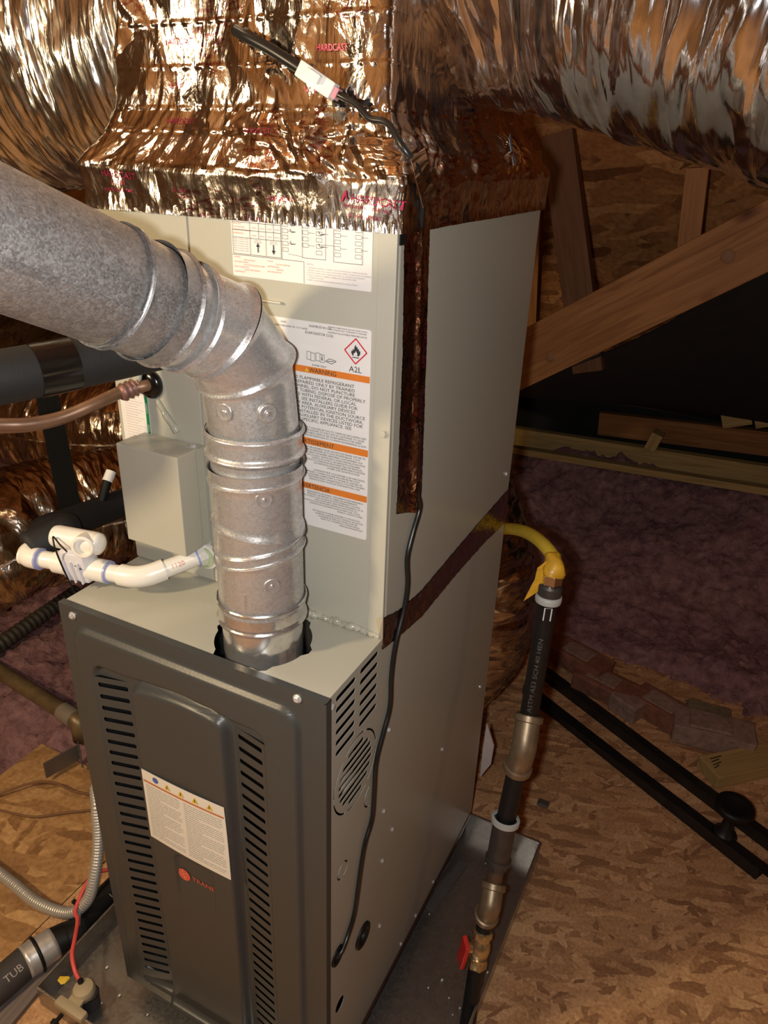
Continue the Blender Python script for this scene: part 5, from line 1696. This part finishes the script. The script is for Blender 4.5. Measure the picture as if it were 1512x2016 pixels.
# ================================================================== LEFT FLOOR
# corrugated dark pipe and tan pipe on the insulation
t = thing('corrugated_pipe', 'dark corrugated pipe crossing the insulation left of the furnace top', 'pipe', tuple(at(60, 1235, 2, 0.03)))
pth = lerp_path(at(-60, 1310, 2, 0.03), at(150, 1165, 2, 0.03), 90)
mk('hose', tube(pth, [0.024 + 0.003 * math.sin(k * 1.5) for k in range(90)], 14), plain('dark_hose', (0.05, 0.045, 0.035), 0.5, var=0.3), t, smooth=True)
t = thing('metal_pipe', 'stained metal pipe with coupling lying on the pink insulation', 'pipe', tuple(at(80, 1372, 2, 0.02)))
q0, q1 = at(-60, 1285, 2, 0.02), at(128, 1403, 2, 0.02)
mk('pipe', tube(lerp_path(q0, q1, 8), 0.022, 20), M['tan_pipe'], t, smooth=30)
dq = nrm(q1 - q0)
mk('coupling', tube(lerp_path(q1 - dq * 0.01, q1 + dq * 0.045, 4), 0.026, 20), plain('pale_coupling', (0.45, 0.40, 0.33), 0.4, 0.5), t, smooth=30)
mk('drop_elbow', tube(np.array(fillet(q1, q1 + dq * 0.06, q1 + dq * 0.06 + V(0.0, 0, -0.1), 0.025) + [q1 + dq * 0.06 + V(0, 0, -0.06)]), 0.024, 18), M['tan_pipe'], t, smooth=True)
t = thing('sheet_metal_scrap', 'grey sheet metal edge half buried in the pink insulation', 'sheet metal', tuple(at(120, 1500, 2, -0.02)))
mk('sheet', obox(at(88, 1518, 2, -0.02), at(158, 1478, 2, -0.02), 0.004, 0.05, (0, 0, 1), 0.001), M['flash'], t)
mk('return_edge', obox(at(156, 1474, 2, -0.02), at(160, 1498, 2, -0.02), 0.004, 0.05, (0, 0, 1), 0.001), M['flash'], t)
t = thing('thermostat_wire', 'thin brown wire looping over the golden board left of the furnace', 'wire', tuple(at(90, 1560, 2, FZ + 0.01)))
mk('wire', tube(spline([at(-20, 1570, 2, FZ + 0.012), at(20, 1555, 2, FZ + 0.02), at(70, 1540, 2, FZ + 0.02), at(110, 1542, 2, FZ + 0.03), at(140, 1556, 2, FZ + 0.03), at(185, 1565, 2, FZ + 0.03), at(230, 1570, 2, FZ + 0.03)], 8), 0.0032, 8), M['pine_dark'], t, smooth=True)
mk('wire', tube(spline([at(-20, 1590, 2, FZ + 0.010), at(30, 1602, 2, FZ + 0.012), at(70, 1608, 2, FZ + 0.010), at(130, 1600, 2, FZ + 0.008), at(190, 1594, 2, FZ + 0.012), at(235, 1590, 2, FZ + 0.02)], 8), 0.0028, 8), M['pine_dark'], t, smooth=True)

# flexible metal conduit (helical ribs) into the furnace side
cd = thing('flexible_conduit', 'silver spiral conduit looping from the furnace side across the board', 'conduit', tuple(at(140, 1800, 2, 0.0)))
pts = [at(-120, 1640, 2, -0.03), at(-40, 1690, 2, -0.03), at(20, 1735, 2, -0.03), at(75, 1778, 2, -0.025), at(135, 1797, 2, -0.01), at(172, 1772, 2, 0.03), at(188, 1715, 2, 0.09), at(194, 1650, 2, 0.15), at(191, 1590, 2, 0.21), at(197, 1548, 2, 0.25), V(-W - 0.001, 0.10, 0.30)]
pth = spline(pts, 60)
al = np.concatenate([[0], np.cumsum(np.linalg.norm(np.diff(pth, axis=0), axis=1))])
mk('spiral_armour', tube(pth, 0.0112 + 0.0014 * np.abs(np.sin(al * math.pi / 0.0062)), 16), M['conduit'], cd, smooth=True)
mk('conduit_connector', lathe([(0.016, 0.0), (0.016, 0.012), (0.019, 0.012), (0.019, 0.016)], (-W - 0.001, 0.10, 0.30), (-1, 0, 0), 16), M['screw'], cd)
zc = pth[min(range(len(pth)), key=lambda i: np.linalg.norm(pth[i] - at(153, 1790, 2, 0.01)))]
mk('cable_tie', tube(np.array([zc + V(0.6 * math.cos(a), -0.4 * math.cos(a), math.sin(a)) * 0.0155 for a in np.linspace(0, 2 * math.pi, 24)]), 0.0018, 6, False), M['zip'], cd, smooth=True)
mk('tie_tail', obox(zc + V(0.008, -0.006, 0.006), zc + V(0.030, -0.028, 0.002), 0.004, 0.0012, (0, 0, 1), 0.0003), M['zip'], cd)
mk('tie_head', box(zc + V(-0.016, -0.004, 0.010), zc + V(-0.008, 0.004, 0.018), 0.001), M['black'], cd)

# red wire from conduit down to the float switch
fs = thing('float_switch', 'tan float switch with red wire clipped to the front rim of the pan', 'switch', tuple(at(165, 1955, 2, -0.01)))
cF = at(164, 1945, 2, 0.006)
mk('switch_cap', lathe([(0.0205, -0.016), (0.0215, -0.012), (0.0215, -0.004), (0.018, 0.002), (0.010, 0.0045), (0.001, 0.005)], cF, (0, 0, 1), 28), M['tan'], fs, smooth=35)
mk('switch_barrel', lathe([(0.015, -0.055), (0.0165, -0.05), (0.0165, -0.016), (0.018, -0.016)], cF + V(0.008, 0.004, 0), (0, 0, 1), 20), M['grey_foam'], fs, smooth=35)
c0, c1 = at(126, 1952, 2, 0.0), at(172, 1998, 2, 0.0)
c0, c1 = V(c0[0], PY0, -0.004), V(c1[0], PY0, -0.004)
mk('clip', merge(obox(c0, c1, 0.019, 0.018, (0, 0, 1), 0.006)), M['tan'], fs, smooth=35)
mk('bridge', obox((c0 + c1) / 2 + V(0, 0.0, 0.004), cF + V(0, 0, -0.008), 0.03, 0.008, (0, 0, 1), 0.002), M['tan'], fs)
for x_, y_ in ((130, 1990), (160, 2012)):
    q = at(x_, y_, 2, -0.02)
    q = V(q[0], PY0 - 0.013, -0.018)
    mk('clamp_screw', lathe([(0.004, -0.004), (0.004, 0.010), (0.0075, 0.010), (0.0075, 0.018)], q, (0, -1, 0), 12), M['black'], fs)
red = [at(212, 1712, 2, 0.03), at(180, 1725, 2, 0.045), zc + V(0.004, -0.010, 0.017), at(153, 1812, 2, 0.022), at(147, 1850, 2, 0.03), at(142, 1880, 2, 0.03), at(148, 1912, 2, 0.022), cF + V(-0.010, 0.004, 0.003)]
mk('red_wire', tube(spline(red, 10), 0.0042, 12), M['red_wire'], fs, smooth=True)
mk('wire_seal', lathe([(0.0055, 0), (0.0055, 0.010), (0.004, 0.012)], cF + V(-0.010, 0.004, 0.0), (0, 0, 1), 12), M['black'], fs, smooth=30)
ty = [at(113, 1930, 2, 0.004), at(118, 1922, 2, 0.010), at(136, 1922, 2, 0.012), at(138, 1926, 2, 0.008), at(128, 1936, 2, 0.004), at(120, 1938, 2, 0.002)]
ty = np.array(ty)
mk('yellow_tag', (np.vstack([ty, ty - V(0, 0, 0.0012)]), [[5, 4, 3, 2, 1, 0], [6, 7, 8, 9, 10, 11]] + [[i, (i + 1) % 6, (i + 1) % 6 + 6, i + 6] for i in range(6)]), M['yellow'], fs)

# insulated secondary drain with taped joint
dr = thing('insulated_drain', 'dark foam-covered drain pipe with silver tape joint at the lower left', 'pipe', tuple(at(60, 1895, 2, -0.02)))
ra = at(-60, 1990, 2, -0.03)
rb = at(52, 1893, 2, -0.03)
rc = at(108, 1856, 2, -0.03)
rde = at(150, 1838, 2, -0.035)
re_ = at(180, 1800, 2, -0.035)
rf_ = at(240, 1740, 2, -0.035)
mk('foam_sleeve', tube(lerp_path(ra, rb, 8), 0.0325, 28), M['grey_foam'], dr, smooth=30)
mk('tape_joint', tube(lerp_path(rb - nrm(rb - ra) * 0.004, rc, 10), [0.034, 0.034, 0.0335, 0.0345, 0.034, 0.034, 0.0335, 0.033, 0.033, 0.0325], 28), M['alu_tape'], dr, smooth=True)
mk('clamp', tube(np.array([rb + nrm(rc - rb) * 0.022 + 0.0345 * (math.cos(a) * nrm(np.cross(rc - rb, (0, 0, 1))) + math.sin(a) * nrm(np.cross(np.cross(rc - rb, (0, 0, 1)), rc - rb))) for a in np.linspace(0, 2 * math.pi, 32)]), 0.0035, 8, False), M['black'], dr, smooth=True)
mk('elbow', tube(spline([rc - nrm(rc - rb) * 0.004, (rc + rde) / 2, rde, (rde + re_) / 2, re_, rf_], 8), [0.0315] * 9 + [0.031] * 32, 24), M['black'], dr, smooth=True)
mk('foam_print', writing([('TUB', 0.0, -0.008, 0.020, 'LEFT', 1.0)], wrap_fn(ra + (rb - ra) * 0.54, rb - ra, 0.0330)), plain('pale_print', (0.42, 0.38, 0.35), 0.7), dr)
mk('foam_print', writing([('UNS', 0.0, -0.008, 0.018, 'LEFT', 1.0)], wrap_fn(re_ + (rf_ - re_) * 0.45 + V(0, 0, 0.0), rf_ - re_, 0.0318)), plain('ochre_print', (0.50, 0.42, 0.20), 0.7), dr)
# grey plank under the pan's left rim
o = mk('support_plank', obox(at(-60, 2080, 2, FZ + 0.006), at(205, 1768, 2, FZ + 0.006), 0.055, 0.012, (0, 0, 1), 0.002), lumber('weathered_grey_board', (0.12, 0.095, 0.085), (0.26, 0.21, 0.185)))
tag(o, 'weathered grey wooden strip lying beside the left rim of the pan', 'lumber')

# ================================================================== GAS LINE
gas = thing('gas_pipe', 'black iron gas pipe with elbows and red valve standing in the pan', 'gas pipe', (0.16, 0.27, PZ))
g_top = V(0.150, 0.472, 0.778)
g_a = V(0.150, 0.456, 0.545)
g_b = V(0.150, 0.424, 0.455)
g_c = V(0.150, 0.388, 0.345)
g_d = V(0.150, 0.374, 0.270)
g_e = V(0.150, 0.366, 0.205)
g_f = V(0.150, 0.341, 0.152)
g_g = V(0.151, 0.325, 0.116)
g_h = V(0.153, 0.308, 0.060)
g_z = V(0.163, 0.255, PZ + 0.002)
GR = 0.0165
mk('upper_pipe', tube(lerp_path(g_top, g_a, 6), GR, 24), M['iron'], gas, smooth=30)
mk('top_ring', lathe([(0.0215, -0.006), (0.0225, 0.0), (0.0215, 0.006), (0.0160, 0.008), (0.0160, -0.008)], g_top + V(0, 0, 0.012), g_top - g_a, 24, False), M['pale_ring'], gas, smooth=True)
mk('top_coupling', lathe([(0.0195, 0.012), (0.0200, 0.016), (0.0200, 0.034), (0.0175, 0.038)], g_top, g_top - g_a, 24), M['fitting_dark'], gas, smooth=30)
mk('hex_nut', lathe([(0.0165, 0.038), (0.0175, 0.041), (0.0175, 0.056), (0.0150, 0.060)], g_top, g_top - g_a, 6), M['chrome'], gas)
mk('hex_nut_collar', lathe([(0.0150, 0.034), (0.0150, 0.044)], g_top, g_top - g_a, 20), M['chrome'], gas, smooth=30)


def fitting_elbow(a, b, bulge, name, mat, r=0.0225, band=0.0265):
    d = nrm(b - a)
    m_ = (a + b) / 2 + bulge
    pth_ = spline([a, m_, b], 10)
    root = mk(name, tube(pth_, r, 24), mat, gas, smooth=30)
    for q, dd in ((a, nrm(m_ - a)), (b, nrm(b - m_))):
        mk('rim', lathe([(r, -0.007), (band, -0.005), (band, 0.005), (r, 0.007)], q, dd, 24, False), mat, root, smooth=35)
    return root


fitting_elbow(g_a, g_b, V(0.006, -0.016, 0.0), 'elbow', M['fitting'])
mk('middle_pipe', tube(lerp_path(g_b, g_c, 4), GR + 0.001, 24), M['iron'], gas, smooth=30)
mk('tee', tube(lerp_path(g_c + V(0, 0, 0.012), g_d, 4), 0.0215, 24), M['fitting_dark'], gas, smooth=30)
mk('tee_rim', lathe([(0.0215, -0.006), (0.0262, -0.004), (0.0262, 0.004), (0.0215, 0.006)], g_c + V(0, 0.001, 0.012), g_c - g_d, 24, False), M['pale_ring'], gas, smooth=35)
mk('tee_rim', lathe([(0.0215, -0.006), (0.0245, -0.004), (0.0245, 0.004), (0.0180, 0.007)], g_d, g_c - g_d, 24, False), M['fitting_dark'], gas, smooth=35)
mk('bushing', lathe([(0.0190, -0.012), (0.0190, 0.002)], g_d + V(0, 0, -0.008), g_c - g_d, 8), M['fitting_dark'], gas)
mk('lower_pipe', tube(lerp_path(g_d, g_e, 4), 0.0150, 24), plain('rusty_nipple', (0.14, 0.10, 0.07), 0.45, 0.5, var=0.3), gas, smooth=30)
fitting_elbow(g_e, g_f, V(0.005, -0.014, 0.002), 'elbow', M['fitting'], 0.0200, 0.0238)
mk('lower_pipe', tube(lerp_path(g_f, g_g, 4), 0.0145, 24), M['iron'], gas, smooth=30)
vv0 = nrm(g_h - g_g)
valve = mk('ball_valve', lathe([(0.0165, -0.012), (0.0175, -0.010), (0.0175, 0.006), (0.0150, 0.009), (0.0190, 0.018), (0.0200, 0.028), (0.0180, 0.040), (0.0145, 0.044), (0.0175, 0.046), (0.0175, 0.062), (0.0150, 0.066)], g_g, vv0, 24), M['brass'], gas, smooth=35)
mk('valve_hex', lathe([(0.0195, -0.010), (0.0195, 0.002)], g_g, vv0, 6), M['brass'], valve)
mk('valve_hex', lathe([(0.0190, 0.052), (0.0190, 0.066)], g_g, vv0, 6), M['brass'], valve)
hs = g_g + vv0 * 0.026
hd = nrm(V(-0.75, -0.55, 0.15))
mk('valve_stem', tube(lerp_path(hs, hs + hd * 0.030, 3), 0.010, 12), M['brass'], valve, smooth=30)
h0 = hs + hd * 0.030
hdir = nrm(at(897, 1888, 1, h0[1]) - at(915, 1828, 1, h0[1]))
mk('valve_handle', obox(h0 - hdir * 0.018, h0 + hdir * 0.050, 0.027, 0.009, tuple(hd), 0.002), M['red_vinyl'], valve)
tag(valve, 'brass gas valve')
mk('drop_pipe', tube(lerp_path(g_g + vv0 * 0.062, g_z, 4), 0.0150, 24), M['iron'], gas, smooth=30)
mk('pipe_print', writing([('ASTM A53 SCH 40 HEN', 0.0, -0.003, 0.011, 'LEFT', 1.35)], wrap_fn(g_a + V(0, 0, 0.02) * 1.0 + (g_top - g_a) * 0.02, g_top - g_a, GR + 0.0004)), plain('pipe_stencil', (0.13, 0.125, 0.12), 0.6), gas)
mk('pipe_sticker', strips([[(0.0, -0.010), (0.024, -0.010), (0.024, 0.004), (0.0, 0.004)][::-1]], wrap_fn(g_top + (g_a - g_top) * 0.10, g_top - g_a, GR + 0.0006)), M['white'], gas)
# yellow flexible connector
fx = thing('gas_flex', 'yellow corrugated gas connector curving behind the furnace', 'gas hose', tuple(at(1050, 1055, 1, 0.56)))
top = g_top + nrm(g_top - g_a) * 0.058
pts = [top, at(1091, 1102, 1, 0.490), at(1068, 1070, 1, 0.54), at(1036, 1048, 1, 0.62), at(1000, 1041, 1, 0.72), at(965, 1046, 1, 0.76), V(-0.06, 0.76, 0.75)]
pth = spline(pts, 40)
al = np.concatenate([[0], np.cumsum(np.linalg.norm(np.diff(pth, axis=0), axis=1))])
mk('hose', tube(pth, 0.0108 + 0.0009 * np.abs(np.sin(al * math.pi / 0.0045)), 18), M['flex_yellow'], fx, smooth=True)
ta = spline([top + V(0, 0, -0.006), at(1091, 1116, 1, 0.482), at(1086, 1092, 1, 0.497)], 6)
mk('thread_tape', tube(ta, [0.0175, 0.0185, 0.018, 0.019, 0.018, 0.0175, 0.017, 0.0165, 0.016, 0.015, 0.014, 0.0135, 0.0125], 14, True, lambda u, a: 0.0018 * np.sin(a * 3 + u * 200)), M['tag_yellow'], fx, smooth=True)
fl_ = np.array([at(1075, 1105, 1, 0.475), at(1058, 1118, 1, 0.472), at(1053, 1140, 1, 0.470), at(1030, 1184, 1, 0.468), at(1048, 1172, 1, 0.466), at(1066, 1160, 1, 0.465), at(1074, 1142, 1, 0.466), at(1082, 1125, 1, 0.470)])
mk('tape_flag', (np.vstack([fl_, fl_ + V(0, 0.0015, 0.0)]), [list(range(8)), list(range(15, 7, -1))] + [[i, i + 8, (i + 1) % 8 + 8, (i + 1) % 8] for i in range(8)]), M['tag_yellow'], fx)

# ================================================================== RIGHT FLOOR: RAILS, BRICKS, BLOCKS


def rail(name, label, p, q, w_, h_, group=None):
    """L-section steel rail lying on the floor from p to q"""
    t_ = thing(name, label, 'rail', tuple((p + q) / 2), group)
    d = nrm(q - p)
    s = nrm(np.cross(d, (0, 0, 1)))
    mk('flange', obox(p + V(0, 0, 0.002), q + V(0, 0, 0.002), w_, 0.003, (0, 0, 1), 0.0006), M['black_steel'], t_)
    mk('web', obox(p + s * (w_ / 2 - 0.002) + V(0, 0, h_ / 2), q + s * (w_ / 2 - 0.002) + V(0, 0, h_ / 2), 0.003, h_, (0, 0, 1), 0.0006), M['black_steel'], t_)
    for k in (0.2, 0.5, 0.8):
        mk('rivet', lathe([(0.007, 0.0), (0.006, 0.003), (0.001, 0.005)], p + (q - p) * k + V(0, 0, 0.0035), (0, 0, 1), 12), M['fitting_dark'], t_, smooth=True)
    return t_


rail('steel_rail', 'black angle-iron rail lying nearest the furnace on the board', at(1040, 1360, 2, FZ), at(1500, 1722, 2, FZ), 0.055, 0.035)
rail('steel_rail', 'black angle-iron rail lying nearer the bricks, with the round foot', at(1065, 1320, 2, FZ), at(1600, 1722, 2, FZ), 0.060, 0.035)
o = mk('steel_rail', obox(at(1060, 1372, 2, FZ + 0.03), at(1560, 1752, 2, FZ + 0.03), 0.030, 0.004, (0, 0, 1), 0.0006), M['black_steel'])
tag(o, 'flat black steel bar resting between the two rails', 'rail')
gl = at(1426, 1640, 2, FZ + 0.03)
t = thing('furniture_foot', 'black round-topped foot standing on the steel rails', 'foot', tuple(gl))
mk('stem', lathe([(0.030, 0.0), (0.026, 0.006), (0.016, 0.018), (0.013, 0.040), (0.016, 0.062), (0.026, 0.074)], gl, (0.05, 0.0, 1), 24), M['black_steel'], t, smooth=True)
mk('disc', lathe([(0.026, 0.072), (0.042, 0.077), (0.046, 0.086), (0.044, 0.096), (0.034, 0.098), (0.026, 0.093), (0.006, 0.090)], gl, (0.05, 0.0, 1), 32), M['black'], t, smooth=True)


def brick(px_, py_, ang, z, size, mat, label, chips=True):
    c = at(px_, py_, 2, z)
    L_, w_, h_ = size
    a = math.radians(ang)
    Rm_ = np.array([[math.cos(a), -math.sin(a), 0], [math.sin(a), math.cos(a), 0], [0, 0, 1]])
    t_ = thing('brick', label, 'brick', (c[0], c[1], FZ))
    v, f = box((-L_ / 2, -w_ / 2, -h_ / 2), (L_ / 2, w_ / 2, h_ / 2), 0.006)
    rr = np.random.RandomState(int(px_))
    v = v + rr.uniform(-0.002, 0.002, v.shape)
    mk('body', (v @ Rm_.T + c, f), mat, t_)
    if chips:
        v, f = box((-L_ * 0.3, -w_ * 0.35, h_ / 2 - 0.001), (L_ * 0.2, w_ * 0.3, h_ / 2 + 0.004), 0.003)
        v = v + rr.uniform(-0.002, 0.002, v.shape)
        mk('mortar_lump', (v @ Rm_.T + c, f), M['mortar'], t_)


brick(1142, 1300, -20, FZ + 0.055, (0.19, 0.09, 0.06), M['brick'], 'reddish brick nearest the gas pipe, lying at the insulation edge')
brick(1192, 1352, -14, FZ + 0.030, (0.19, 0.09, 0.06), M['brick'], 'dark red brick between the gas pipe and the pale-ended brick')
brick(1240, 1385, -25, FZ + 0.030, (0.09, 0.09, 0.06), M['mortar'], 'pale square brick end in the middle of the brick row', False)
brick(1306, 1400, -22, FZ + 0.030, (0.19, 0.09, 0.06), M['brick'], 'red brick with mortar stuck on top, middle of the brick row')
brick(1402, 1442, 8, FZ + 0.032, (0.22, 0.10, 0.064), M['mortar'], 'large dusty brick at the right end of the brick row')
brick(1392, 1408, 8, FZ + 0.040, (0.12, 0.06, 0.05), plain('greenish_brick', (0.20, 0.15, 0.085), 0.9, var=0.3, scale=50, bump=0.5), 'small greenish broken brick behind the large dusty brick', False)
t = thing('wood_offcut', 'golden wooden block at the right edge beside the rails', 'lumber', tuple(at(1450, 1505, 2, FZ)))
mk('block', obox(at(1392, 1520, 2, FZ + 0.022), at(1600, 1478, 2, FZ + 0.022), 0.085, 0.04, (0, 0, 1), 0.004), M['pine_yellow'], t)
mk('stamp', merge(*[obox(at(1398 + 3 * k, 1494 + 6 * k, 2, FZ + 0.0428), at(1420 - 4 * (k % 2), 1488 + 6 * k, 2, FZ + 0.0428), 0.003, 0.0006, (0, 0, 1), 0.0) for k in range(4)]), M['ink'], t)
o = mk('joist_strip', obox(at(1300, 955, 2, 0.06), at(1560, 1012, 2, 0.06), 0.035, 0.03, (0, 0, 1), 0.003), M['pine_yellow'])
tag(o, 'thin pine strip half buried at the back of the pink insulation', 'lumber')
# nail and splinter on the board
t = thing('paper_scrap', 'crumpled grey scrap on the board beside the gas pipe', 'scrap', tuple(at(1070, 1582, 2, FZ + 0.004)))
c = at(1070, 1582, 2, FZ + 0.006)
mk('scrap', box(c - V(0.016, 0.010, 0.005), c + V(0.014, 0.012, 0.003), 0.004), M['flash'], t)

bpy.data.objects.remove(_fo)
